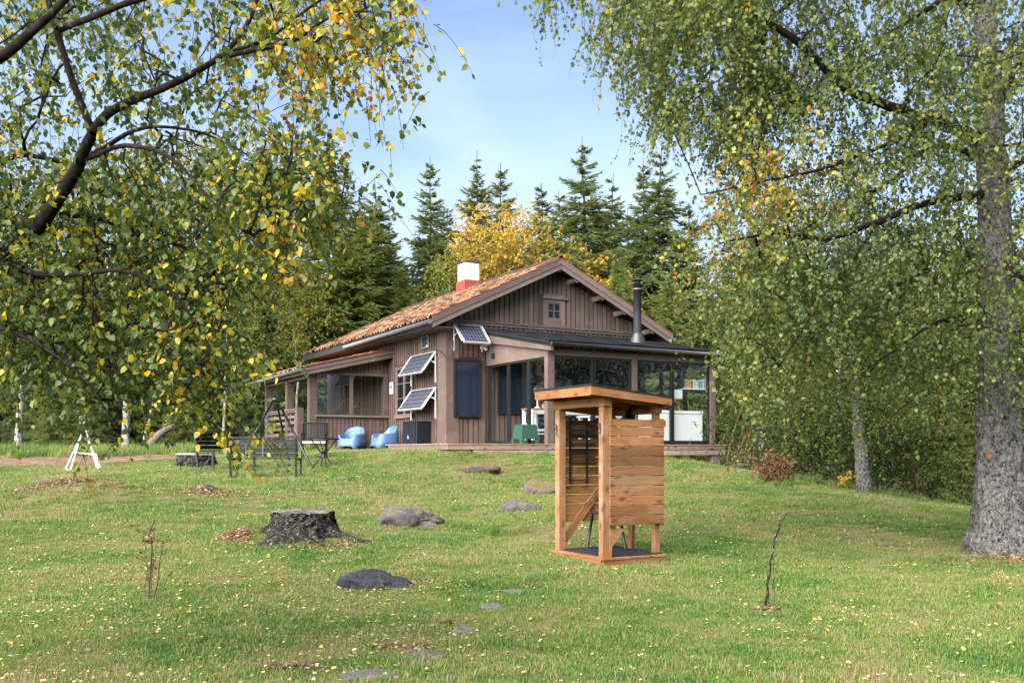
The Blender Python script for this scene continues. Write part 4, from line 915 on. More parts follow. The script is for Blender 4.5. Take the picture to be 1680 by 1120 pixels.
sh = inhouse('wall_shelf', (5.60, -3.08, 3.25), 'narrow shelf hanging inside the sunroom by the right corner', 'shelf')
box('board', (.85, .22, .025), (.4, 0, 0), white_p, sh); box('side', (.02, .22, .60), (-.02, 0, .3), black_m, sh); box('side', (.02, .22, .30), (.81, 0, .15), alu, sh); box('top', (.84, .22, .02), (.4, 0, .58), black_m, sh)
r_ = random.Random(5); xx = .02; k = 0
bcols = [plain('book_%s' % n, c, .6, .2) for n, c in (('maroon', (.12, .03, .03)), ('tan', (.48, .27, .14)), ('orange', (.55, .28, .12)), ('cream', (.62, .52, .36)), ('white', (.7, .69, .64)), ('teal', (.12, .30, .36)), ('pale_blue', (.35, .48, .52)))]
bn = ['maroon', 'tan', 'orange', 'cream', 'white', 'teal', 'pale blue']
seq = [0, 1, 1, 2, 2, 1, 0, 4, 3, 3, 4, 6, 5, 6, 5, 4]; posn = 'first second third fourth fifth sixth seventh eighth ninth tenth eleventh twelfth thirteenth fourteenth fifteenth sixteenth'.split()
for k, c in enumerate(seq):
    wd_ = r_.uniform(.035, .055); hh = r_.uniform(.20, .27)
    b_ = inhouse('book', (5.60 + xx + wd_ / 2, -3.08, 3.264), '%s book, %s from the left on the sunroom shelf' % (bn[c], posn[k]), 'book', 'books on the sunroom shelf')
    box('cover', (wd_, .16, hh), (0, 0, hh / 2), bcols[c], b_); box('pages', (wd_ * .7, .15, hh * .96), (0, .010, hh / 2 + .004), white_p, b_); xx += wd_ + .001
bb = inhouse('control_box', (5.32, -3.10, 3.08), 'small white box mounted inside the sunroom glass', 'box')
box('case', (.34, .1, .26), (.12, 0, 0), white_pl, bb, None, .01); box('cover', (.28, .012, .2), (.12, -.056, 0), white_pl, bb)
st = tag(tube('wooden_stick', [hw(5.46, -3.0, 2.98), hw(5.62, -3.02, 2.64)], .02, pine_z, None, 6), 'short slanted wooden stick above the white chest', 'stick')
rr2 = inhouse('sunroom_table', (3.3, -2.4, 1.72), 'low white table inside the sunroom behind the shower stall', 'table')
box('tabletop', (1.1, .6, .04), (0, 0, .72), white_p, rr2)
for a in (-.48, .48):
    for b in (-.24, .24): box('leg', (.05, .05, .70), (a, b, .35), white_p, rr2)

# ------------------------------------------------------------------ blue moulded chairs
def tub_chair(loc, rz, label):
    e = empty('blue_armchair', loc, label, 'chair', rz, 'blue plastic chairs along the porch wall')
    N = 56; A = np.linspace(0, 2 * math.pi, N, endpoint=False)     # 0 = front (-y), pi = back
    W_, D_ = .375, .36
    def pl(a, k, f=1.):
        c, s = math.sin(a), -math.cos(a); e_ = 2.8; rr = (abs(c) ** e_ + abs(s) ** e_) ** (-1 / e_); return c * rr * W_ * k, s * rr * D_ * k * f
    def top(a):
        d = abs(((a - math.pi + math.pi) % (2 * math.pi)) - math.pi)      # 0 back? -> distance from front below
        b = abs(a - math.pi)                                              # 0 at the back
        if b < .62: return .71 - .04 * (b / .62) ** 2
        if b < 1.25: t_ = (b - .62) / .63; return .67 - .19 * (3 * t_ * t_ - 2 * t_ ** 3)
        if b < 2.25: return .48 - .03 * ((b - 1.25))
        t_ = min(1, (b - 2.25) / .45); return .45 - .13 * (3 * t_ * t_ - 2 * t_ ** 3)
    def bot(a):
        q = a % (math.pi / 2); m_ = min(q, math.pi / 2 - q)              # 0 mid-side, pi/4 corner
        return .10 if m_ < .52 else max(0, .10 * (1 - (m_ - .52) / .12))
    rows = []
    for fn in (lambda a: (1.06 + .06 * (abs(a - math.pi) > 2.3), bot(a)), lambda a: (1.03, .5 * (bot(a) + top(a)) * .8), lambda a: (.97, top(a) - .02), lambda a: (.95, top(a)), lambda a: (.87, top(a) + .004), lambda a: (.84, top(a) - .03), lambda a: (.76, max(.33, min(.36, top(a) - .03))), lambda a: (.45, .315), lambda a: (.05, .31)):
        rows.append([(*pl(a, fn(a)[0]), fn(a)[1]) for a in A])
    V = np.array(rows).reshape(-1, 3); i = np.arange(len(rows) * N).reshape(len(rows), N); j = np.roll(i, -1, 1)
    FA = np.stack([i[:-1], j[:-1], j[1:], i[1:]], -1).reshape(-1, 4)
    o = link('shell', mesh('shell', V, FA, blue_pl, True), e); sd = o.modifiers.new('s', 'SOLIDIFY'); sd.thickness = .012; sd.offset = 1
    return e
for (px, Y, rz, lb) in ((577, 29.0, math.radians(-22), 'left of the two pale blue plastic armchairs, facing the lawn'), (631, 28.5, math.radians(-58), 'right of the two blue plastic armchairs, turned sideways beside the cabinet')):
    x = (px - CX) / F * Y; tub_chair((x, Y, gz(x, Y) + .015), rz, lb)

# ------------------------------------------------------------------ garden furniture by the fire pit
def bench(loc, rz, label):
    e = empty('slatted_bench', loc, label, 'bench', rz, 'dark slatted benches round the fire pit'); W_ = 1.42
    for k in range(4): box('seat_slat', (W_, .085, .02), (0, .02 + k * .105, .43), gun, e)
    for k in range(4): box('back_slat', (W_, .018, .078), (0, -.07 - k * .022, .50 + k * .097), gun, e, (math.radians(-12), 0, 0))
    box('top_rail', (W_ + .02, .03, .03), (0, -.155, .87), black_m, e)
    for a in (-.68, .68):
        box('leg', (.035, .05, .88), (a, -.125, .43), black_m, e, (math.radians(-6) * -1, 0, 0)); box('leg', (.035, .05, .42), (a, .36, .21), black_m, e); box('side_rail', (.034, .50, .03), (a, .13, .405), black_m, e); box('foot_rail', (.03, .46, .025), (a, .14, .05), black_m, e)
    for a in (-.35, 0, .35): box('back_strap', (.02, .012, .40), (a, -.125, .66), black_m, e, (math.radians(12) * -1 + math.radians(24) * 0, 0, 0))
    return e
bxp = P(434, 784, 19.85); bench((bxp.x, bxp.y, gz(bxp.x, bxp.y) - .01), math.radians(1), 'front black slatted bench seen from behind, facing the fire pit')
bench((-6.65, 21.77, gz(-6.65, 21.77) - .01), math.radians(-115), 'second dark slatted bench, turned sideways at the left beside the old stump')
# slatted armchair
p = P(516, 752, 23.7); ac = empty('slatted_armchair', (p.x, p.y, gz(p.x, p.y) - .01), 'grey armchair with vertical slat back between bench and porch', 'chair', math.radians(8))
for a in (-.29, .29):
    tube('leg', [(a, -.26, 0), (a, -.26, .66)], .018, gun, ac, 6); tube('leg', [(a, .24, 0), (a, .22, .45), (a, .30, .92)], .018, gun, ac, 6); tube('armrest', [(a, -.30, .665), (a, .26, .665)], .024, gun, ac, 6)
box('seat', (.56, .52, .04), (0, -.02, .44), white_p, ac); box('top_rail', (.60, .03, .04), (0, .30, .92), gun, ac)
for k in range(13): box('back_slat', (.028, .015, .46), (-.26 + k * .0433, .265, .68), gun, ac, (math.radians(-9), 0, 0))
# bistro table
p = P(531, 773, 22.0); bt = empty('bistro_table', (p.x, p.y, gz(p.x, p.y) - .01), 'round dark bistro table with crossed legs beside the bench', 'table')
tube('tabletop', [(0, 0, .69), (0, 0, .715)], .36, gun, bt, 28); tube('rim', [(0, 0, .68), (0, 0, .70)], .365, black_m, bt, 28)
for k in range(4):
    a = .5 + k * 1.57; c, s_ = math.cos(a), math.sin(a); tube('leg', [(-c * .30, -s_ * .30, .68), (-c * .04, -s_ * .04, .36), (c * .05, s_ * .05, .30), (c * .29, s_ * .29, 0)], .014, black_m, bt, 6)
tube('hub', [(0, 0, .26), (0, 0, .42)], .045, black_m, bt, 10)
# tripod over the fire
p = P(452, 771, 22.5); zt = gz(p.x, p.y); tp = empty('fire_tripod', (p.x, p.y, zt), 'tall black steel tripod over the fire pit', 'tripod')
TH = 2.74 - zt
for dx, dy in ((.90, -.15), (-.88, -.25), (.10, .95)):
    z0 = gz(p.x + dx, p.y + dy) - zt; tube('leg', [(dx, dy, z0 - .03), (dx * .04, dy * .04, TH)], .027, black_m, tp, 8)
tube('top_plate', [(0, 0, TH - .03), (0, 0, TH + .0), (0, 0, TH + .02)], [.11, .11, .07], black_m, tp, 10); ring('eye_ring', (0, 0, TH + .07), .045, .010, black_m, tp, 12)
tube('chain', [(0, 0, TH - .03), (0, 0, TH - .55)], .008, black_m, tp, 5)
# white folding rack
rk = P(138, 770, 24.2); zr = gz(rk.x, rk.y); rack = empty('folding_rack', (rk.x, rk.y, zr), 'white folding rack of crossed poles on the left lawn', 'rack', 0)
def rp_(px, py, dy): q = P(px, py, 24.2 + dy); return (q.x - rk.x, dy, q.z - zr)
for nm, a, b in (('pole', (124, 676, .2), (165, 768, .2)), ('pole', (131, 672, -.2), (159, 766, -.25)), ('pole', (152, 675, .2), (108, 768, .25)), ('pole', (146, 673, -.2), (115, 773, -.3)),
                 ('crossbar', (124, 676, .2), (131, 672, -.2)), ('crossbar', (152, 675, .2), (146, 673, -.2)), ('rail', (122, 742, -.2), (159, 746, -.2)), ('rail', (118, 742, .2), (157, 745, .2)), ('foot', (159, 745, -.2), (161, 768, -.25)), ('foot', (165, 768, .2), (159, 766, -.25)), ('foot', (108, 768, .25), (115, 773, -.3))):
    tube(nm, [rp_(*a), rp_(*b)], .017, white_p, rack, 6)

# ------------------------------------------------------------------ outdoor shower stall
sz0 = gz(SHC.x + .2, SHC.y + .6)
shed = empty('shower_stall', (SHC.x, SHC.y, 0), 'open orange-brown wooden shower stall with sloping roof standing on the lawn', 'shower stall', ROT)
T0 = .14
box('base_beam', (1.0, .045, .12), (.5, .0, T0 - .088), pine_x, shed, None, .003); box('base_beam', (.045, 1.16, .12), (.0, .60, T0 - .088), pine_y, shed, None, .003)
box('base_beam', (1.0, .045, .12), (.5, 1.18, T0 - .088), pine_x, shed); box('base_beam', (.045, 1.13, .12), (.98, .60, T0 - .088), pine_y, shed)
for k in range(9): bx('floor_board', -.03 + k * .115, -.03 + k * .115 + .108, -.035, 1.21, T0 - .027, T0, pine_y if k else pine_y, shed, .002)
mt = bx('rubber_mat', .06, .97, .02, 1.12, T0 + .001, T0 + .016, rubber, shed)
V = []; FA = []
for i in range(18):
    for j in range(22):
        x = .075 + i * .0505; y = .035 + j * .0495; n0 = len(V); V += [(x, y, T0 + .016), (x + .03, y, T0 + .016), (x + .03, y + .03, T0 + .016), (x, y + .03, T0 + .016), (x + .015, y + .015, T0 + .027)]; FA += [(n0, n0 + 1, n0 + 4), (n0 + 1, n0 + 2, n0 + 4), (n0 + 2, n0 + 3, n0 + 4), (n0 + 3, n0, n0 + 4)]
nb = mesh('mat_nubs', V, np.array(FA), rubber); no = link('mat_nubs', nb, shed, kind='stuff')
def roofz(x): return 2.335 - .098 * (x + .27)
for nm, x0, x1, y0, y1 in (('post', 0.0, .095, .0, .095), ('post', 0.0, .11, 1.04, 1.145), ('post', .88, .96, .055, .135), ('post', .88, .96, 1.05, 1.13), ('post', .90, .96, .60, .68)):
    bx(nm, x0, x1, y0, y1, T0, roofz((x0 + x1) / 2) - .16, pine_z, shed, .004)
bx('stud', .097, .145, -.0, .05, T0, 1.98 + .18, pine_z, shed, .003)
bx('header', -.012, .098, -.03, 1.17, 2.075, 2.185, pine_y, shed, .003)
bx('header', .87, .965, .02, 1.17, 2.00, 2.09, pine_y, shed, .003)
# right hand boarding, eleven boards
mats = [pine_x, pine_x, pine_x, pine_dark, pine_dark, pine_dark, pine_pale, pine_x, pine_x, pine_x, pine_x]
zt_ = 1.915; lab = {3: 'darker brown board', 4: 'darker brown board', 5: 'darker brown board', 6: 'board with grey stains'}
hts = [.095] + [.1275] * 10
for k in range(11):
    hb = hts[k]; x1 = 1.0 if k == 0 else .965 + (.006 if k % 3 == 1 else 0)
    b_ = box('wall_board', (x1 - .10, .022, hb - .006), ((.10 + x1) / 2, -.012 - (.003 if k % 2 else 0), zt_ - hb / 2), mats[k], shed, (0, random.uniform(-.003, .003), 0), .003)
    if k in lab: b_['label'] = lab[k]
    zt_ -= hb
sv = Acc()
for k in range(11):
    for x_ in (.125, .93):
        for dz in (.03, .09): q_ = np.array([[(x_, -.012, 1.90 - k * .1275 - dz + .01), (x_, -.0285, 1.90 - k * .1275 - dz + .01)]]); V_, F_ = tubes(q_, np.array([[.006, .006]]), 5); sv.add(V_, F_)
link('screws', sv.mesh('screws', gutter_m), shed, kind='stuff')
# far wall boarding (y = 1.15) with gaps
zt_ = 1.93
for k in range(11):
    bx('wall_board', .10, .96, 1.135, 1.157, zt_ - .118, zt_, pine_x, shed, .002); zt_ -= .129
# boards at the back right corner, edge-on
zt_ = 1.93
for k in range(11): bx('wall_board', .962, .984, .0, .10, zt_ - .12, zt_, pine_y, shed); zt_ -= .128
# inner brace, gusset
br_ = box('diagonal_brace', (.92, .03, .11), (.42, 1.11, .62), pine_x, shed, (0, -math.radians(49), 0), .003)
prism('gusset', [(.147, .50), (.335, .50), (.147, .27)], -.005, .02, pine_x, shed)
# pent roof
prism('fascia', [(-.27, roofz(-.27) - .015), (1.01, roofz(1.01) - .015), (1.01, roofz(1.01) - .105), (-.27, roofz(-.27) - .125)], -.135, -.11, pine_x, shed)
prism('fascia', [(-.27, roofz(-.27) - .015), (1.01, roofz(1.01) - .015), (1.01, roofz(1.01) - .105), (-.27, roofz(-.27) - .125)], 1.21, 1.235, pine_x, shed)
bx('fascia', -.272, -.245, -.108, .56, roofz(-.27) - .135, roofz(-.27) - .016, pine_y, shed, .002); bx('fascia', -.272, -.245, .563, 1.208, roofz(-.27) - .135, roofz(-.27) - .016, pine_y, shed, .002)
bx('fascia', .985, 1.01, -.108, 1.208, roofz(1.01) - .12, roofz(1.01) - .02, pine_y, shed, .002)
prism('roof_boards', [(-.24, roofz(-.24) - .016), (.98, roofz(.98) - .016), (.98, roofz(.98) - .038), (-.24, roofz(-.24) - .038)], -.108, 1.208, pine_y, shed)
prism('roofing_felt', [(-.285, roofz(-.285) + .006), (1.03, roofz(1.03) + .006), (1.03, roofz(1.03) - .014), (-.285, roofz(-.285) - .014)], -.145, 1.245, black_soft, shed)
for y_ in (.1, .6, 1.1): prism('rafter', [(-.2, roofz(-.2) - .04), (.95, roofz(.95) - .04), (.95, roofz(.95) - .13), (-.2, roofz(-.2) - .13)], y_ - .02, y_ + .02, pine_x, shed)
prism('shiplap_ceiling', [(.0, roofz(0) - .24), (.9, roofz(.9) - .24), (.9, roofz(.9) - .13), (0, roofz(0) - .13)], 1.10, 1.13, pine_x, shed)
# hooks on the two entrance posts
for y_, lb in ((.05, 0), (1.09, 1)):
    hk = empty('wire_hook', tuple(SHC + RV * -.004 + SV * y_ + Vector((0, 0, 1.80))), ['bent black wire hook on the front corner post of the shower stall', 'bent black wire hook on the left post of the shower stall'][lb], 'hook', ROT, 'wire hooks on the shower posts')
    tube('wire', [(0, .03, .07), (-.03, .01, .05), (-.03, -.01, 0), (0, -.02, -.02)], .005, black_m, hk, 5); tube('plate', [(-.004, 0, -.07), (-.004, 0, .06)], .008, black_m, hk, 5); tube('lower_hook', [(0, .0, -.05), (-.03, .01, -.08), (-.02, .02, -.04)], .005, black_m, hk, 5)
# hanging rack
p = SHC + RV * .36 + SV * 1.10; rk2 = empty('hanging_rack', (p.x, p.y, 1.0), 'black metal ladder rack hanging inside the shower stall', 'rack', ROT)
for a in (-.14, .14): box('rail', (.03, .02, .90), (a, 0, .49), black_m, rk2)
for k, zz in enumerate((.10, .42, .50, .60, .72, .80, .92)): box('rung', (.27 if k in (0, 6, 2) else .40, .018, .018), (0 if k in (0, 6, 2) else .06, -.02, zz), black_m, rk2)
for zz in (.38, .56, .76): box('wire_shelf', (.40, .10, .008), (.06, -.06, zz), black_m, rk2)
sh2 = empty('shower_fitting', tuple(SHC + RV * .82 + SV * .62 + Vector((0, 0, 1.6))), 'black shower head on a pole above the side boards', 'shower head', ROT)
tube('riser', [(.05, 0, -.1), (.05, 0, .36)], .022, black_soft, sh2, 8); tube('head', [(.05, -.0, .40), (.05, -.02, .42), (.05, -.06, .42)], [.03, .07, .075], black_soft, sh2, 14); box('knob', (.16, .04, .06), (.03, -.04, .37), black_soft, sh2, None, .01)
so_ = empty('black_stool', tuple(SHC + RV * .58 + SV * .75 + Vector((0, 0, T0 + .016))), 'black stool with splayed legs inside the shower stall', 'stool', ROT)
box('seat', (.34, .34, .03), (0, 0, .5), black_soft, so_, None, .008)
for a in (-1, 1):
    for b in (-1, 1): tube('leg', [(a * .13, b * .13, .49), (a * .19, b * .19, 0)], .019, black_m, so_, 6)

# ------------------------------------------------------------------ rocks, stumps, slabs
def rock(name, px, py, Y, sx, sy, sz_, mat, label, seed, rz=0, sink=.35, cat='boulder', group=None, flat=0., amp=.32, sub=4, tilt=(0, 0)):
    x = (px - CX) / F * Y; y = Y; bm = bmesh.new(); bmesh.ops.create_icosphere(bm, subdivisions=sub, radius=1); r = np.random.default_rng(seed); o1, o2 = r.random(2) * 50
    co = np.array([v.co for v in bm.verts]); 
    n = fbm(co[:, 0] * 1.3 + o1, co[:, 1] * 1.3 + co[:, 2] * .9 + o2, 4); n2 = fbm(co[:, 0] * 5 + o2, co[:, 1] * 5 + co[:, 2] * 4 + o1, 3)
    k = 1 + amp * n * 1.7 + amp * .22 * n2
    cut = r.normal(0, 1, (7, 3)); cut /= np.linalg.norm(cut, axis=1, keepdims=True); c2 = co * k[:, None]
    for c in cut:
        d = c2 @ c; over = np.maximum(d - .80, 0); c2 -= c * over[:, None] * .8
    c2 *= np.array([sx, sy, sz_])
    if flat: c2[:, 2] = np.minimum(c2[:, 2], sz_ * flat + .012 * n2)
    for v, c in zip(bm.verts, c2): v.co = c
    me = bpy.data.meshes.new(name); bm.to_mesh(me); bm.free(); me.materials.append(mat)
    for p_ in me.polygons: p_.use_smooth = True
    o = link(name, me, None, (x, y, gz(x, y) + sz_ * (.5 - sink) * .6), (tilt[0], tilt[1], rz)); return tag(o, label, cat, group)
rock('boulder', 626, 968, 10.6, .46, .27, .17, rock_dark, 'smooth dark slate boulder sunk in the foreground lawn', 1, -.12, .5, amp=.34, sub=5, tilt=(.05, .16))
rock('boulder', 682, 852, 16.0, .60, .42, .27, rock_grey, 'large rounded boulder with mossy left end right of the stump', 12, .1, .45, amp=.36, sub=5)
rock('boulder', 850, 831, 17.6, .40, .32, .17, rock_grey, 'flat grey boulder just left of the shower stall', 3, .1, .4, amp=.25)
rock('boulder', 888, 800, 20.0, .38, .5, .24, rock_moss, 'mossy grey boulder half hidden behind the left shower post', 8, .4, .4, amp=.3)
rock('boulder', 780, 780, 21.2, .50, .36, .13, rock_moss, 'low brown moss-covered boulder on the lawn below the deck', 5, 0, .35, amp=.2)
rock('boulder', 345, 808, 17.6, .13, .10, .08, rock_dark, 'small dark stone in the brown patch left of the stump', 6, 0, .35)
rock('boulder', 562, 791, 19.8, .19, .14, .06, rock_grey, 'small pale stone in the lawn under the bistro table', 7, 0, .3)
rock('boulder', 528, 793, 19.5, .16, .10, .04, rock_grey, 'flat pale stone showing in the lawn right of the front bench', 17, 0, .3)
rock('boulder', 1215, 755, 27.0, .9, .5, .28, rock_grey, 'pale boulder beside the right end of the deck', 9, .2, .35)
rock('boulder', 110, 803, 17.2, .55, .18, .07, rock_moss, 'low brown stone in the grassy hummock at the far left', 19, .05, .2)
fs = [(412, 773, 21.6, .16), (427, 775, 21.2, .13), (441, 776, 21.1, .14), (455, 775, 21.2, .12), (468, 773, 21.5, .15), (478, 770, 22.0, .13), (470, 766, 22.6, .14), (455, 765, 22.9, .12), (438, 765, 22.9, .14), (422, 767, 22.5, .12), (405, 770, 22.0, .12), (489, 773, 21.7, .09)]
wd_o = 'leftmost front,second front,third front,fourth front,fifth front,right-hand,right rear,middle rear,second rear,left rear,far left,outlying right'.split(',')
for k, (a, b, c, s_) in enumerate(fs): rock('ring_stone', a, b, c, s_ * .8, s_ * .65, s_ * .42, rock_grey if k % 3 else rock_dark, '%s stone of the low fire pit ring' % wd_o[k], 30 + k, k, .3, 'stone', 'fire pit stones', sub=3)
ss = [(605, 1114, 6.25, .26), (697, 1077, 7.0, .23), (762, 1034, 8.0, .20), (803, 997, 9.1, .19), (842, 966, 10.4, .19), (872, 942, 11.6, .18)]
wds = ['nearest stepping stone, cut by the bottom edge of the photo', 'second nearest stepping stone, largest pale slab', 'third stepping stone, small and leaf-edged', 'fourth stepping stone, level with the dark boulder', 'fifth stepping stone, half covered by grass', 'farthest stepping stone, just before the shower stall']
for k, (a, b, c, s_) in enumerate(ss):
    o = rock('stepping_stone', a, b, c, s_ * .74, s_ * .60, .04, stone_flat, wds[k], 50 + k, k * .7, .3, 'stone', 'stepping stones across the lawn', flat=.45, amp=.16, sub=4); BARE.append((o.location.x, o.location.y, s_ * .40)); o.location.z += .004
def stump(px, py, Y, r0, r1, h, label, seed, roots=True, mat=stump_bark):
    x = (px - CX) / F * Y; e = empty('tree_stump', (x, Y, gz(x, Y)), label, 'stump', seed * .7); N = 96; Rw = 26; A = np.linspace(0, 2 * math.pi, N, endpoint=False); rg = np.random.default_rng(seed); V = []
    lob = sum(rg.uniform(.3, 1) * np.maximum(0, np.cos((A - a) )) ** 14 for a in (0.2, 1.3, 2.4, 3.5, 4.4, 5.5)); 
    for i in range(Rw):
        t = i / (Rw - 1); z = -.12 + (h + .12) * t; prof = r1 + (r0 - r1) * (1 - t) ** 1.5 + lob * r0 * .85 * (1 - t) ** 3.2
        rid = .10 * r0 * np.abs(np.sin(A * 11 + 2 * fbm(A * 2, A * 0 + t * 2) * 4)) + .10 * r0 * fbm(np.cos(A) * 5 + seed, np.sin(A) * 5 + t * 5, 4)
        rr = prof + rid; zz = z + (t > .97) * (.02 * fbm(np.cos(A) * 4, np.sin(A) * 4)) ; V.append(np.stack([rr * np.cos(A), rr * np.sin(A), np.full(N, 1.) * zz], -1))
    V = np.concatenate(V); i = np.arange(Rw * N).reshape(Rw, N); j = np.roll(i, -1, 1); FA = np.stack([i[:-1], j[:-1], j[1:], i[1:]], -1).reshape(-1, 4)
    link('bark', mesh('bark', V, FA, mat, True), e)
    V[-N:, 2] += .035 * fbm(np.cos(A) * 7 + seed, np.sin(A) * 7, 3); V[-2 * N:-N, 2] += .02 * fbm(np.cos(A) * 7 + seed, np.sin(A) * 7, 3); ring0 = V[-N:]; rows = [ring0 * np.array([k, k, 1]) + np.array([0, 0, .012 * (1 - k)]) for k in (1, .93, .7, .4, .1)]; c = np.concatenate(rows); c[N:, 2] += .03 * fbm(c[N:, 0] * 9, c[N:, 1] * 9, 3); i = np.arange(5 * N).reshape(5, N); j = np.roll(i, -1, 1)
    link('cut_top', mesh('cut_top', c, np.stack([i[:-1], j[:-1], j[1:], i[1:]], -1).reshape(-1, 4), stump_top, True), e)
    if roots:
        for a, l in ((-.5 - seed * .7, 1.15), (-1.1 - seed * .7, .8), (3.3 - seed * .7, 1.1), (2.2 - seed * .7, .7)):
            q = [(r0 * .7 * math.cos(a), r0 * .7 * math.sin(a), .13), (r0 * 1.3 * math.cos(a), r0 * 1.3 * math.sin(a), .02), (l * math.cos(a + .1), l * math.sin(a + .1), -.04)]; tube('root', smooth_line(q, 8), np.linspace(.085, .02, 8), mat, e, 8)
    return e
stump(497, 880, 13.9, .56, .40, .36, 'wide dark mossy tree stump with spreading roots in the middle of the lawn', 1)
stump(322, 765, 22.6, .50, .38, .26, 'old brown stump behind the left bench', 2, False)
pl_ = P(308, 743, 22.6); tb = tag(box('serving_board', (.5, .35, .025), (pl_.x, pl_.y, gz(pl_.x, 22.6) + .30), white_p, None, (0, 0, .2)), 'thin pale board lying on the old stump', 'board')

# ------------------------------------------------------------------ near birches
r = np.random.default_rng(11)
# left birch: trunk stands just outside the frame, its limbs reach in
LB = [limb([(-560, 1180, 5.6), (-520, 950, 5.7), (-430, 750, 5.8), (-300, 600, 5.8), (-140, 500, 5.7), (0, 422, 5.5), (60, 378, 5.4), (98, 318, 5.3), (130, 262, 5.2), (151, 216, 5.1)], [.20, .16, .13, .10, .07, .046, .041, .036, .031, .027]),
      limb([(151, 216, 5.1), (132, 165, 5.05), (108, 108, 5.0), (94, 50, 5.0), (78, -5, 4.95), (60, -90, 4.9), (20, -190, 4.9)], [.020, .018, .017, .016, .015, .013, .008]),
      limb([(151, 216, 5.1), (176, 184, 5.1), (218, 163, 5.15), (262, 148, 5.2), (302, 128, 5.2), (338, 110, 5.2), (370, 88, 5.25), (398, 58, 5.3), (418, 15, 5.3), (445, -70, 5.3)], [.025, .023, .021, .020, .019, .017, .015, .013, .011, .008]),
      limb([(372, 92, 5.25), (430, 80, 5.2), (482, 72, 5.15), (515, 42, 5.1), (560, 18, 5.1), (640, 20, 5.0)], [.014, .012, .010, .008, .006, .004]),
      limb([(375, 86, 5.25), (440, 66, 5.3), (490, 25, 5.3), (540, -10, 5.3), (600, -40, 5.3)], [.010, .009, .008, .006, .004]),
      limb([(98, 48, 5.0), (150, 28, 4.9), (200, 8, 4.8), (240, -4, 4.8), (330, -40, 4.7)], [.018, .017, .015, .013, .006]),
      limb([(-520, 950, 5.7), (-420, 600, 5.0), (-250, 300, 4.7), (-90, 140, 4.6), (0, 98, 4.6), (34, 72, 4.6), (62, 44, 4.6), (100, 10, 4.6), (170, -70, 4.6)], [.12, .09, .06, .034, .026, .023, .020, .017, .009]),
      limb([(132, 262, 5.2), (168, 246, 5.3), (212, 214, 5.4), (255, 206, 5.45), (337, 217, 5.5), (400, 250, 5.5), (480, 300, 5.5), (560, 330, 5.5)], [.016, .014, .011, .009, .007, .006, .005, .003]),
      limb([(140, 262, 5.2), (200, 236, 5.0), (260, 246, 4.9), (302, 276, 4.85), (345, 330, 4.8), (380, 360, 4.8), (440, 420, 4.8)], [.014, .012, .010, .008, .006, .005, .003]),
      limb([(100, 352, 5.4), (132, 352, 5.5), (190, 366, 5.6), (250, 392, 5.6), (300, 402, 5.7), (380, 440, 5.7), (430, 500, 5.7)], [.022, .018, .014, .012, .010, .007, .004]),
      limb([(0, 422, 5.5), (60, 450, 5.2), (120, 452, 5.1), (200, 440, 5.0), (280, 470, 5.0), (340, 560, 5.0), (385, 680, 5.0)], [.020, .015, .012, .010, .008, .005, .003]),
      limb([(-140, 500, 5.7), (-40, 520, 5.0), (60, 560, 4.9), (140, 620, 4.9), (190, 700, 4.9)], [.02, .014, .010, .007, .003]),
      limb([(-300, 600, 5.8), (-60, 300, 6.2), (30, 250, 6.4), (110, 268, 6.5), (180, 300, 6.6)], [.04, .025, .018, .012, .006])]
polyL = [(-160, -90), (640, -90), (690, 0), (715, 40), (700, 75), (690, 60), (645, 62), (672, 112), (690, 132), (655, 118), (628, 95), (634, 140), (600, 155), (572, 120), (588, 172), (560, 168), (540, 120), (520, 175), (488, 178), (470, 148), (484, 205), (505, 225), (560, 268), (612, 300), (608, 322), (575, 330), (540, 345), (535, 385), (505, 380), (520, 415), (480, 420), (450, 380), (450, 440), (420, 480), (385, 440), (372, 520), (345, 560), (325, 590), (350, 640), (345, 660), (315, 625), (260, 645), (215, 625), (198, 700), (183, 695), (165, 640), (120, 625), (100, 600), (40, 615), (0, 640), (-160, 650)]
holes = [(312, 52, 32, 42, .97), (430, 190, 30, 26, .8), (250, 170, 26, 14, .6), (150, 180, 18, 22, .4), (360, 225, 28, 16, .5), (340, 180, 22, 14, .5), (60, 640, 60, 60, .35), (250, 640, 80, 50, .35), (395, 235, 22, 36, .8), (210, 250, 16, 10, .6), (110, 200, 16, 40, .5), (200, 100, 30, 30, .4), (180, 140, 60, 16, .4), (40, 160, 30, 20, .4), (330, 560, 60, 40, .45), (130, 560, 60, 30, .4), (430, 440, 30, 30, .5), (290, 320, 30, 16, .4)]
att = np.concatenate([crownpts(polyL, 620, 5.0, 7.2, r, holes), crownpts([(-60, 260), (330, 240), (400, 330), (380, 470), (340, 600), (-60, 640)], 230, 5.2, 7.2, r)])
att = np.concatenate([att, crownpts([(400, 235), (480, 220), (560, 268), (600, 295), (590, 318), (530, 335), (510, 380), (420, 400), (370, 300)], 90, 4.8, 5.8, r), crownpts([(440, -60), (690, 0), (690, 55), (655, 100), (600, 135), (500, 140), (430, 110)], 80, 4.8, 5.8, r)])
att = np.concatenate([att, crownpts([(-20, 520), (320, 520), (345, 580), (352, 640), (320, 615), (270, 650), (215, 625), (190, 665), (150, 640), (60, 615), (-20, 620)], 120, 4.9, 6.0, r), crownpts([(355, 620), (380, 640), (398, 715), (385, 720)], 7, 4.9, 5.1, r)])
NB, PB, cnt, chains, tips, order = grow([(a, b) for a, b in LB], att, r, .25, .05, .16)
lb = empty('birch_tree', (LB[0][0][0][0], LB[0][0][0][1], gz(LB[0][0][0][0], LB[0][0][0][1])), 'near birch with large green and yellow leaves filling the upper left', 'tree', 0)
inv = Matrix.Translation(-lb.location)
def ploc(o, e): o.location = -e.location; return o
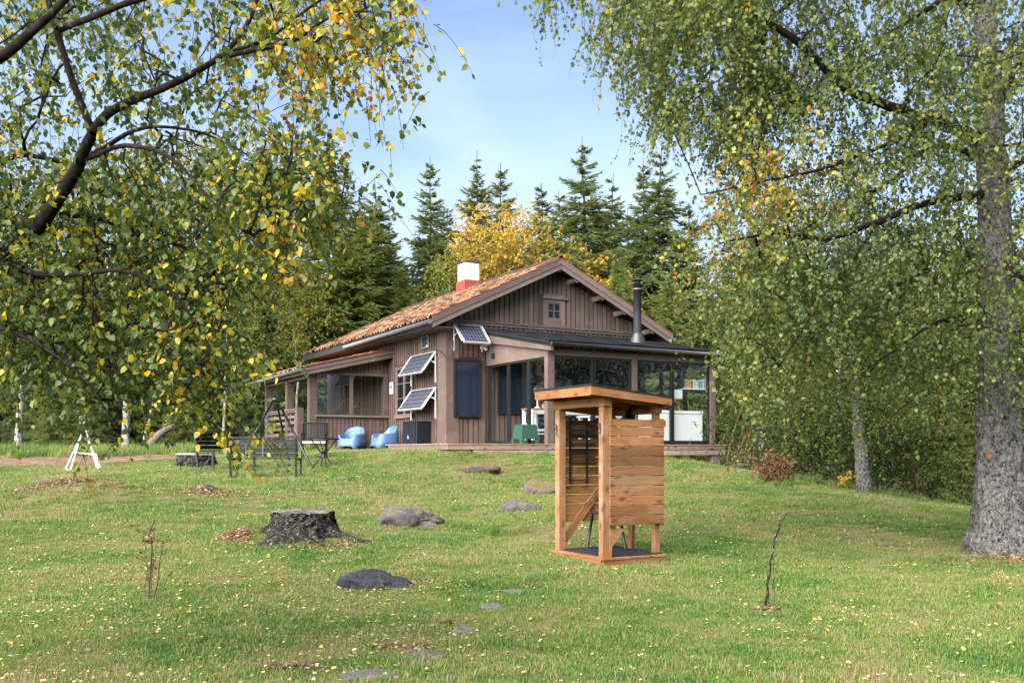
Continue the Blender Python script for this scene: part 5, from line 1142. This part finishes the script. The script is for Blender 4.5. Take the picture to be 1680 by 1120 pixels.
ploc(trunk_mesh('trunk', LB, bark_limb, lb, 14, .10, .06), lb)
ploc(link('branches', branch_mesh(NB, cnt, chains, .0028, 4, .42, .016).mesh('branches', bark_limb, True), lb, kind='stuff'), lb)
pxa = CX + NB[tips][:, 0] / NB[tips][:, 1] * F
yel = np.clip((pxa - 420) / 300, -.04, .10) + .38 * fbm(NB[tips][:, 0] * 2.3, NB[tips][:, 2] * 2.3 + 7, 2)
(tw, lf) = hang(NB[tips], r, 4, .34, 8, .036, .6, .8, True, yel, .0024, -.02, .4)
ploc(link('twigs', mesh('twigs', tw[0], tw[1], bark_limb), lb, kind='stuff'), lb)
# nearest 260 leaves are single leaves, the rest one mass
LV, LF, LT = lf; nl = len(LV) // 6; L6 = LV.reshape(nl, 6, 3); c = L6.mean(1); pxx = CX + c[:, 0] / c[:, 1] * F; pyy = HY - (c[:, 2] - EYE) / c[:, 1] * F
vis = (pxx > 0) & (pxx < 1680) & (pyy > 0) & (pyy < 1120); sizes = np.linalg.norm(L6[:, 3] - L6[:, 0], axis=1) / c[:, 1]; sizes[~vis] = 0
big = np.argsort(-sizes)[:260]; keep = np.ones(nl, bool); keep[big] = False
V = L6[keep].reshape(-1, 3); i = np.arange(keep.sum())[:, None] * 6; FA = np.concatenate([i + [[0, 1, 2, 3]], i + [[0, 3, 4, 5]]])
ploc(link('leaves', mesh('leaves', V, FA, leaf_left, False, {'tint': LT.reshape(nl, 6)[keep].ravel()}), lb, kind='stuff'), lb)
for q in big:
    me = mesh('leaf', L6[q] - c[q], [(0, 1, 2, 3), (0, 3, 4, 5)], leaf_left, False, {'tint': LT.reshape(nl, 6)[q]}); link('leaf', me, lb, Vector(c[q]) - lb.location)

# right birch
D0 = 13.0
def lm(pts, rad): return limb([(a, b, c) for a, b, c in pts], rad)
RB = [lm([(1652, 935, D0), (1648, 900, D0), (1645, 850, D0), (1641, 780, D0), (1638, 700, D0), (1636, 600, D0), (1635, 500, D0), (1632, 400, D0), (1629, 300, D0), (1625, 200, D0), (1620, 100, D0), (1614, 0, D0), (1606, -150, D0), (1590, -350, D0)], [.60, .47, .36, .30, .265, .235, .232, .225, .20, .165, .145, .13, .10, .04])]
RL = [lm([(1608, 228, D0), (1570, 206, 12.8), (1530, 196, 12.6), (1480, 181, 12.4), (1430, 164, 12.2), (1392, 150, 12.1), (1366, 124, 12), (1338, 95, 12), (1300, 62, 11.8), (1250, 30, 11.6), (1200, 0, 11.5), (1100, -50, 11.3)], [.085, .075, .07, .065, .06, .06, .055, .05, .045, .035, .03, .015]),
      lm([(1612, 262, D0), (1560, 236, 13.2), (1510, 246, 13.3), (1480, 285, 13.4), (1440, 312, 13.5), (1408, 322, 13.6), (1340, 360, 13.8)], [.05, .045, .035, .03, .028, .02, .01]),
      lm([(1620, 318, D0), (1560, 325, 12.6), (1500, 336, 12.4), (1440, 366, 12.1), (1350, 394, 11.9), (1270, 380, 11.8), (1180, 400, 11.7)], [.06, .05, .045, .04, .03, .02, .01]),
      lm([(1622, 440, D0), (1596, 420, 12.8), (1568, 414, 12.6), (1535, 430, 12.4), (1470, 470, 12.2), (1400, 520, 12)], [.055, .05, .04, .03, .02, .01]),
      lm([(1622, 505, D0), (1580, 515, 12.5), (1530, 530, 12.2), (1460, 580, 12)], [.035, .03, .02, .01]),
      lm([(1635, 420, D0), (1650, 440, 12.7), (1690, 462, 12.4), (1760, 470, 12)], [.05, .05, .04, .03]),
      lm([(1612, -110, D0), (1450, -130, 12.4), (1250, -140, 12), (1060, -120, 11.6), (930, -90, 11.4)], [.07, .06, .05, .03, .015]),
      lm([(1616, 18, D0), (1560, -10, 13.4), (1500, 30, 13.6), (1450, 60, 13.9), (1380, 90, 14.2)], [.05, .045, .03, .02, .01]),
      lm([(1610, -60, D0), (1500, -90, 13.6), (1380, -60, 14), (1250, 40, 14.4), (1150, 130, 14.6), (1100, 220, 14.6)], [.06, .05, .04, .03, .02, .01]),
      lm([(1628, 300, D0), (1680, 262, 13), (1760, 200, 13), (1850, 190, 13)], [.05, .04, .03, .01]),
      lm([(1626, 210, D0), (1660, 120, 13), (1720, 40, 13), (1800, -40, 13)], [.05, .04, .03, .01]),
      lm([(1530, 196, 12.6), (1450, 240, 12), (1340, 280, 11.6), (1240, 300, 11.4), (1150, 320, 11.2)], [.03, .025, .02, .012, .006]),
      lm([(1440, 366, 12.1), (1390, 440, 11.8), (1330, 520, 11.6), (1280, 600, 11.6)], [.02, .016, .012, .006])]
polyR = [(985, -100), (990, 20), (985, 60), (1000, 90), (1035, 75), (1050, 130), (1065, 150), (1080, 190), (1100, 220), (1125, 205), (1140, 250), (1165, 290), (1145, 350), (1130, 410), (1118, 470), (1140, 510), (1185, 545), (1225, 620), (1260, 640), (1285, 590), (1320, 640), (1380, 640), (1440, 650), (1500, 600), (1560, 620), (1600, 560), (1600, 480), (1720, 470), (1900, 400), (1900, -200), (1000, -200)]
attR = crownpts(polyR, 1500, 10.8, 15.0, r, [(1090, 60, 22, 40, .6), (1060, 150, 22, 30, .5), (1150, 190, 22, 35, .6), (1190, 400, 34, 60, .55), (1500, 90, 30, 22, .75), (1560, 150, 26, 26, .8), (1575, 40, 20, 20, .6), (1655, 230, 16, 60, .8), (1270, 85, 14, 16, .7), (1620, 560, 40, 110, .93), (1625, 420, 26, 60, .6), (1160, 250, 24, 22, .6), (1290, 240, 22, 30, .45)])
attS = crownpts([(870, -80), (950, -80), (935, -28), (900, -20), (880, -32)], 14, 11, 12.5, r)
pq = CX + attR[:, 0] / attR[:, 1] * F; pv = HY - (attR[:, 2] - EYE) / attR[:, 1] * F
attR = attR[~((np.abs(pq - 1634) < 42) & (pv > 210) & (attR[:, 1] < 13.4) & (r.random(len(attR)) < .9))]   # the trunk's front is bare of branches
attR = np.concatenate([attR, attS, crownpts([(985, -60), (1250, -60), (1250, 200), (1180, 280), (1140, 240), (1080, 180), (1050, 120), (1000, 80)], 130, 11, 14, r), crownpts([(1600, 440), (1720, 430), (1720, 640), (1660, 650), (1620, 560)], 26, 11.2, 12.2, r)])
NB, PB, cnt, chains, tips, order = grow([(a, b) for a, b in RB + RL], attR, r, .22, .06, .4)
rb = empty('birch_tree', (RB[0][0][1][0], RB[0][0][1][1], gz(RB[0][0][1][0], D0)), 'big old birch with thick rough trunk at the right edge', 'tree', 0)
ploc(trunk_mesh('trunk', RB, bark_old, rb, 96, .12, .035), rb)
ploc(trunk_mesh('limbs', RL, bark_limb, rb, 10, .12, .10), rb)
ploc(link('branches', branch_mesh(NB, cnt, chains, .004, 4, .42, .03).mesh('branches', bark_limb, True), rb, kind='stuff'), rb)
yel = .55 * fbm(NB[tips][:, 0] * .8, NB[tips][:, 2] * .8 + 3, 3) + .05
(tw, lf) = hang(NB[tips], r, 7, .60, 11, .054, .75, 1.35, False, yel, .0026, .0, .4)
ploc(link('twigs', mesh('twigs', tw[0], tw[1], bark_limb), rb, kind='stuff'), rb)
ploc(link('leaves', mesh('leaves', lf[0], lf[1], leaf_right, False, {'tint': lf[2]}), rb, kind='stuff'), rb)
kn = P(1622, 748, D0 - .27); ploc(link('branch_scar', boxmesh(.05, .04, .06, plain('orange_scar', (.30, .10, .05), .9)), rb, kn), rb); bpy.data.objects['branch_scar'].location = kn - rb.location

# ------------------------------------------------------------------ broadleaf trees and bushes farther off
def broad(px, Y, base_h, crown, n, per, leaves, lsize, mat, bmat, label, group, seed, r0=.12, lean=0, tlen=.6, droop=.7, tshift=0, stems=1, cat='tree', name='birch_tree', tw=.004):
    """crown: (px, py, radius x in m, radius y, radius z)"""
    r = np.random.default_rng(seed); x0 = (px - CX) / F * Y; z0 = gz(x0, Y); c = P(crown[0], crown[1], Y); limbs = []
    for s_ in range(stems):
        ox = r.normal(0, .25) if stems > 1 else 0; oy = r.normal(0, .2) if stems > 1 else 0; tx = r.normal(0, crown[2] * .35) if stems > 1 else 0
        top = (c.x + tx, Y + oy, c.z + crown[4] * .8); mid = ((x0 + c.x) / 2 + ox + lean, Y + oy, (z0 + c.z) / 2)
        limbs.append(([(x0 + ox, Y + oy, z0 - .3), (x0 + ox, Y + oy, z0 + .4), mid, (c.x + tx * .6, Y + oy, c.z), top], [r0 * 1.5, r0 * 1.1, r0 * .85, r0 * .5, r0 * .12]))
    v = r.normal(0, 1, (n, 3)); v /= np.linalg.norm(v, axis=1, keepdims=True); v *= (r.random((n, 1)) ** .42); v *= (1 + .35 * fbm(v[:, :1] * 2 + seed, v[:, 2:] * 2 + v[:, 1:2], 2) * 2)
    att = v * np.array(crown[2:5]) + np.array([c.x, Y, c.z]); att[:, 2] = np.maximum(att[:, 2], z0 + .25)
    NB, PB, cnt, chains, tips, order = grow(limbs, att, r, .3, .05, .5)
    e = empty(name, (x0, Y, z0), label, cat, 0, group)
    ploc(trunk_mesh('trunk', limbs, bmat, e, 10, .08, .15), e); ploc(link('branches', branch_mesh(NB, cnt, chains, .006, 3, .4, r0 * .5).mesh('branches', bark_limb if mat is not leaf_yel else twig_m), e, kind='stuff'), e)
    (tw_, lf) = hang(NB[tips], r, per, tlen, leaves, lsize, min(1.6, crown[2] * .7), droop, False, .35 * fbm(NB[tips][:, 0] * .7, NB[tips][:, 2] * .7, 2), tw, tshift)
    ploc(link('crown', mesh('crown', lf[0], lf[1], mat, False, {'tint': lf[2]}), e, kind='stuff'), e); return e
GB = 'broadleaf trees round the clearing'
broad(1416, 22, 0, (1400, 575, 3.4, 2.2, 2.5), 330, 6, 12, .060, leaf_yg, bark_old, 'second birch with straight grey trunk left of the big birch', GB, 101, .155, 0, .7, .9, -.22)
broad(822, 42, 0, (828, 412, 2.5, 1.8, 2.2), 230, 6, 12, .095, leaf_yel, bark_white, 'bright yellow tree directly behind the roof ridge', GB, 102, .10, 0, .6, .5, .05)
broad(965, 43, 0, (962, 450, .9, .9, 1.6), 70, 6, 12, .095, leaf_yel, bark_white, 'slim yellow tree just right of the gable peak', GB, 103, .06)
broad(1012, 42, 0, (1010, 495, 1.0, .9, 1.3), 60, 6, 12, .09, leaf_yel, bark_white, 'small yellow tree above the right roof slope', GB, 104, .06)
broad(735, 41, 0, (738, 462, .9, .9, 1.2), 60, 6, 12, .085, leaf_yg, bark_white, 'yellow-green sapling left of the chimney', GB, 105, .05, tshift=.15)
broad(484, 37, 0, (478, 500, 1.3, 1.1, 2.6), 130, 6, 10, .075, leaf_yg, bark_white, 'slender yellow-green birch behind the porch eave', GB, 106, .055, .2, .6, .6, .12)
broad(367, 33, 0, (372, 560, 1.4, 1.1, 2.4), 130, 6, 10, .07, leaf_yg, bark_white, 'thin white-stemmed birch left of the porch', GB, 107, .055, 0, .6, .6, .0)
broad(206, 32.5, 0, (215, 430, 2.4, 1.6, 3.6), 260, 6, 10, .075, leaf_yg, bark_white, 'birch with mottled white trunk at the left forest edge', GB, 108, .12, 0, .6, .6, .1)
broad(238, 34, 0, (330, 330, 2.2, 1.5, 2.6), 220, 6, 10, .08, leaf_yg, bark_white, 'taller birch behind, its pale crown above the left limbs', GB, 109, .075, 0, .6, .6, .18)
broad(30, 33, 0, (60, 420, 2.6, 1.6, 3.8), 240, 6, 10, .08, leaf_yg, bark_white, 'pale-trunked birch near the far left edge', GB, 110, .12, 0, .6, .6, .05)
broad(1222, 27.5, 0, (1240, 650, 1.2, .9, 1.2), 120, 6, 10, .06, leaf_yg, stalk_m, 'many-stemmed bush beside the right end of the deck', GB, 111, .028, 0, .5, .6, -.05, 7, 'bush', 'leafy_bush')
broad(1330, 25, 0, (1320, 715, 2.0, 1.2, 1.1), 200, 6, 10, .06, leaf_bush, twig_m, 'dark green thicket under the second birch', GB, 112, .03, 0, .5, .5, -.05, 5, 'bush', 'leafy_bush')
broad(1480, 24.5, 0, (1480, 735, 1.5, 1.0, 1.3), 170, 6, 10, .06, leaf_bush, twig_m, 'yellow-flecked bush right of the second birch trunk', GB, 113, .03, 0, .5, .5, .1, 5, 'bush', 'leafy_bush')
broad(1250, 31, 0, (1245, 500, 1.9, 1.4, 2.8), 220, 6, 10, .075, leaf_yg, bark_white, 'green birch behind the right end of the sunroom', GB, 114, .09, 0, .6, .6, -.2)
broad(1560, 29, 0, (1540, 560, 3.0, 1.6, 3.0), 240, 6, 10, .075, leaf_yg, bark_white, 'green birch between the second birch and the big trunk', GB, 115, .09, 0, .6, .6, -.2)
broad(1700, 24, 0, (1700, 560, 2.2, 1.4, 3.2), 160, 6, 10, .07, leaf_yg, bark_white, 'birch behind the big trunk at the right edge', GB, 116, .08, 0, .6, .6, -.1)
broad(1380, 34, 0, (1370, 380, 3.0, 1.6, 3.0), 200, 6, 10, .08, leaf_yg, bark_white, 'tall green birch crown behind the hanging right foliage', GB, 117, .11, 0, .6, .6, -.2)
broad(1273, 21, 0, (1270, 765, .42, .36, .42), 46, 5, 8, .045, leaf_red, twig_m, 'small red-brown shrub at the crest of the lawn', None, 118, .012, 0, .22, .1, 0, 8, 'shrub', 'red_shrub', .003)
broad(1388, 21.6, 0, (1388, 787, .16, .14, .20), 12, 3, 6, .05, leaf_yel, twig_m, 'tiny pale yellow sapling left of the second birch trunk', None, 119, .008, 0, .15, .1, .1, 3, 'sapling', 'young_sapling', .003)
# red leaved sapling in the foreground, bare whip
def sap(px, py, Y, stems, label, leafy, name, mat):
    q = P(px, py, Y); z = gz(q.x, Y); e = empty(name, (q.x, Y, z), label, 'sapling')
    for pts, rad in stems:
        W = [((a - px) / F * Y, (a - px) * .0008, EYE - (b - HY) / F * Y - z) for a, b in pts]; W[0] = (W[0][0], W[0][1], min(W[0][2], 0) - .03); W = np.array(W); tube('stem', W, np.linspace(rad, rad * .35, len(W)) * (1 + .25 * np.random.default_rng(len(W)).random(len(W))), mat, e, 6)
    return e, z
se, z = sap(245, 985, 9.6, [([(243, 985), (245, 955), (248, 920), (249, 895), (246, 870), (254, 852)], .012), ([(250, 982), (258, 955), (262, 915), (268, 888)], .007), ([(245, 975), (236, 965), (244, 940)], .005), ([(258, 955), (275, 945), (290, 932)], .004), ([(246, 930), (252, 905), (262, 880)], .005), ([(230, 988), (222, 978), (214, 980)], .004), ([(197, 998), (210, 980), (226, 979)], .004), ([(246, 905), (238, 890), (235, 878)], .004)], 'thin sapling with dry red-brown leaves in the left foreground', True, 'dry_sapling', twig_m)
bs = np.array([P(a, b, 9.6) for a, b in ((248, 882), (240, 885), (255, 888), (262, 895), (250, 900), (238, 880), (266, 905), (250, 915), (246, 925), (243, 935), (262, 925), (272, 945), (248, 892), (256, 880), (244, 876), (243, 930))]); rs = np.random.default_rng(2)
(tw, lf) = hang(bs, rs, 3, .07, 2, .036, .3, .3, False, None, .0015, .0)
o = link('twigs', mesh('twigs', tw[0], tw[1], twig_m), se, kind='stuff'); ploc(o, se); o = link('leaves', mesh('leaves', lf[0], lf[1], leaf_red, False, {'tint': lf[2] * .7}), se, kind='stuff'); ploc(o, se)
sap(1257, 1000, 9.25, [([(1257, 1003), (1256, 988), (1260, 972), (1259, 955), (1264, 940), (1264, 920), (1270, 903), (1271, 886), (1279, 868), (1281, 857), (1289, 848), (1291, 841)], .012), ([(1263, 945), (1258, 932), (1257, 925)], .004), ([(1272, 890), (1268, 880)], .003)], 'bare dark whip of a sapling leaning right in the lawn', False, 'bare_sapling', stump_bark)
# dry stalks by the deck
for k, (px, hgt) in enumerate(((1206, .9), (1214, 1.2), (1226, 1.3), (1238, 1.1), (1247, .9))):
    q = P(px, 745, 26.6); zz = gz(q.x, 26.6); e = empty('dry_stalks', (q.x, 26.6, zz), '%s clump of dry brown stalks beside the deck, counting from the deck' % ['first', 'second', 'third', 'fourth', 'fifth'][k], 'plant', 0, 'dry stalk clumps'); rg = np.random.default_rng(k)
    for j in range(5): a = rg.normal(0, .16); tube('stalk', [(rg.normal(0, .06), rg.normal(0, .06), 0), (a * .7, rg.normal(0, .1), hgt * .5), (a * 2, rg.normal(0, .15), hgt)], .009, stalk_m, e, 4)
# leaning dead trunk at the left forest edge
lg = tag(tube('fallen_log', smooth_line([P(236, 738, 33), P(252, 722, 33.3), P(268, 706, 33.6), P(285, 700, 34)], 10), np.linspace(.17, .10, 10), log_end, None, 10), 'broken grey log leaning at the left forest edge', 'log')

# ------------------------------------------------------------------ spruces
GS = 'spruces behind the cabin'
for a in [(539, 226, 44, 0, 'tall dark spruce highest on the left, behind the birch leaves', .95), (617, 304, 43, 1, 'spruce right of the tallest left spruce, sloping to the sky gap', 1.), (575, 352, 40.5, 2, 'broad light green spruce in front, left of the chimney', 1.05), (662, 430, 42, 2, 'low spruce in the dip between the left group and the chimney spruce', .9),
          (706, 267, 45, 4, 'pointed spruce rising directly left of the chimney', .85), (783, 259, 48, 1, 'spruce top above the chimney behind the yellow tree', .85), (823, 281, 51, 3, 'thin sparse spruce top above the yellow tree', .9),
          (888, 312, 47, 3, 'narrow spruce at the left of the gable-peak group', 1.), (957, 236, 44, 0, 'tallest spruce behind the gable peak', 1.), (1004, 295, 46.5, 1, 'shorter spruce right of the tallest one behind the gable', .95), (1055, 269, 45, 4, 'left of the twin spruces above the stove pipe', .8), (1083, 252, 44, 1, 'right of the twin spruces above the stove pipe', .95),
          (640, 372, 46, 4, 'spruce filling the gap right of the left group', 1.1), (733, 352, 47, 2, 'green spruce between the chimney spruce and the yellow tree', 1.), (865, 368, 48, 4, 'spruce half hidden by the yellow tree', 1.), (918, 322, 47, 1, 'spruce at the left shoulder of the tallest gable spruce', 1.), (982, 345, 45, 2, 'green spruce at the right shoulder of the tallest gable spruce', 1.), (1030, 350, 47, 0, 'spruce left of the twin spruces', 1.), (598, 330, 42, 2, 'light green spruce leaning on the left group behind the roof end', 1.), (545, 430, 40, 1, 'green spruce directly above the far roof corner', 1.),
          (1128, 345, 46, 3, 'lower spruce at the edge of the hanging birch leaves', 1.1), (1012, 420, 41, 2, 'low light spruce right behind the roof slope', .8), (1100, 440, 40, 2, 'low light spruce behind the right roof end', .85),
          (1215, 590, 33, 2, 'small green spruce behind the bush at the deck end', .9), (368, 250, 46, 3, 'narrow spruce top showing among the left birch branches', 1.), (440, 330, 45, 0, 'dark spruce left of the tall left spruce', .95), (300, 360, 44, 4, 'spruce half hidden by the left birch crown', .95), (505, 400, 39, 1, 'lower dark spruce behind the porch roof', .9),
          (220, 380, 42, 0, 'dark spruce behind the mottled birch trunk', 1.), (140, 340, 44, 4, 'dark spruce above the white rack', 1.), (60, 380, 41, 1, 'dark spruce near the left edge', 1.), (-30, 350, 43, 0, 'dark spruce at the left edge', 1.), (420, 520, 37.5, 1, 'low dark spruce beside the open porch', 1.), (310, 560, 36.5, 2, 'small spruce behind the left bench', 1.), (95, 560, 36, 2, 'small spruce behind the white rack', 1.), (150, 600, 34.5, 1, 'smallest spruce just behind the white rack', 1.),
          (1200, 400, 44, 0, 'spruce behind the right hanging foliage, nearest the sky gap', 1.), (1290, 420, 42, 4, 'dark spruce behind the green birches', 1.), (1400, 360, 41, 1, 'dark spruce behind the second birch crown', 1.), (1500, 400, 37, 0, 'dark spruce left of the big trunk', 1.), (1575, 420, 31, 4, 'dark spruce with low drooping boughs beside the big trunk', 1.), (1700, 380, 33, 1, 'dark spruce behind the right edge of the picture', 1.), (1530, 560, 27.5, 2, 'small light spruce with low boughs in front of the dark wood', 1.), (1350, 560, 33, 1, 'small dark spruce behind the thicket', 1.)]:
    spruce_px(a[0], a[1], a[2], a[3], a[4], a[5], GS)
rg = np.random.default_rng(21)
for k in range(80):
    px = -160 + 2000 * (k + rg.random()) / 80; Y = rg.uniform(50, 66); top = rg.uniform(430, 500) if 560 < px < 1240 else rg.uniform(400, 470)
    if 625 < px < 690: top = 480
    if px < 560 or px > 1240: Y = rg.uniform(38, 60)
    spruce_px(px, top, Y, int(rg.integers(0, 5)), 'dark spruce in the closed forest farther back', 1.1, 'forest spruces farther back')

for k in range(22):
    x = -34 + 68 * (k + rg.random() * .7) / 22; y = -26 - 6 * rg.random(); place_spruce(x, y, rg.uniform(10, 14), int(rg.integers(0, 5)), 'spruce on the far side of the lawn, mirrored in the sunroom glass', 'spruces behind the photographer', None, 1.3)

# ------------------------------------------------------------------ fallen leaves
def fallen():
    r = np.random.default_rng(8); n = 36000; rad = 4.6 + 22 * r.random(n) ** .85; a = r.uniform(-.62, .62, n); x = rad * np.sin(a); y = rad * np.cos(a)
    dens = .16 + 1.5 * np.clip(fbm(x * .9 + 3, y * .9, 3) + .05, 0, 1) + .4 * (x < -1) * (y < 14) + .9 * np.exp(-((x + 1.45) / .9) ** 2 - ((y - 10.4) / .8) ** 2) + .8 * np.exp(-((x + 2.9) / 1.2) ** 2 - ((y - 13.6) / .8) ** 2)
    k = (dens > r.random(n) * 1.1) & lawn_ok(x, y); x = x[k]; y = y[k]; n = len(x); z = hz_(x, y) + r.uniform(.018, .042, n)
    pos = np.stack([x, y, z], -1); th = r.random(n) * 6.28; tip = np.stack([np.cos(th), np.sin(th), r.normal(0, .25, n)], -1); nr = np.stack([r.normal(0, .3, n), r.normal(0, .3, n), np.ones(n)], -1)
    V, FA, T = leaf_cloud(pos, tip, nr, r.uniform(.016, .042, n) , r.random(n) ** .8, True); o = link('fallen_leaves', mesh('fallen_leaves', V, FA, fallen_m, False, {'tint': T}), kind='stuff'); o['label'] = 'yellow and pale birch leaves scattered over the lawn'
    # brown litter by the stump, stones and big trunk
    P_ = []
    for (cx, cy, rx, ry, m) in ((-3.55, 13.7, .55, .5, 900), (-2.55, 13.3, .5, .35, 600), (-3.0, 13.2, .5, .3, 400), (6.25, 12.35, .6, .5, 900), (-.6, 8.25, .3, .16, 120), (-.85, 7.3, .3, .16, 160), (-1.5, 6.5, .3, .14, 120), (-1.3, 10.75, .6, .35, 350), (2.48, 9.15, .10, .08, 160), (-5.5, 17.4, .8, .3, 1100), (-8.1, 16.95, 1.3, .28, 2200), (-3.95, 13.75, .35, .3, 700), (.3, 10.6, .25, .15, 60)):
        P_.append(np.stack([r.normal(cx, rx * .5, m), r.normal(cy, ry * .5, m)], -1))
    q = np.concatenate(P_); n = len(q); pos = np.stack([q[:, 0], q[:, 1], hz_(q[:, 0], q[:, 1]) + r.uniform(.006, .05, n)], -1); th = r.random(n) * 6.28; tip = np.stack([np.cos(th), np.sin(th), r.normal(0, .3, n)], -1); nr = np.stack([r.normal(0, .5, n), r.normal(0, .5, n), np.ones(n)], -1)
    V, FA, T = leaf_cloud(pos, tip, nr, r.uniform(.02, .05, n), r.random(n)); o = link('leaf_litter', mesh('leaf_litter', V, FA, litter_m, False, {'tint': T}), kind='stuff'); o['label'] = 'brown dry litter round the stump, stones and big trunk'
fallen()
BARE += [(-8.5, 17.0, .33), (-7.7, 17.0, .33), (-5.6, 17.45, .26), (-3.95, 13.75, .22), (6.7, 12.9, .45), (-3.0, 13.9, .42), (-1.45, 10.6, .22)]
LONG += [(-3.0, 13.8, .68, 200, .42), (-3.6, 13.4, .5, 40, .4), (-1.6, 16, .65, 60, .35), (.1, 17.6, .45, 40, .35), (-.08, 15, .3, 50, .6), (-8.1, 17, .9, 120, .4), (5.8, 21, .4, 60, .7), (6.6, 12.7, .8, 60, .35), (-6.6, 17.5, .5, 40, .4), (1.4, 11.9, .0, 1, .3), (-1.45, 10.5, .5, 30, .25)]
add_grass()
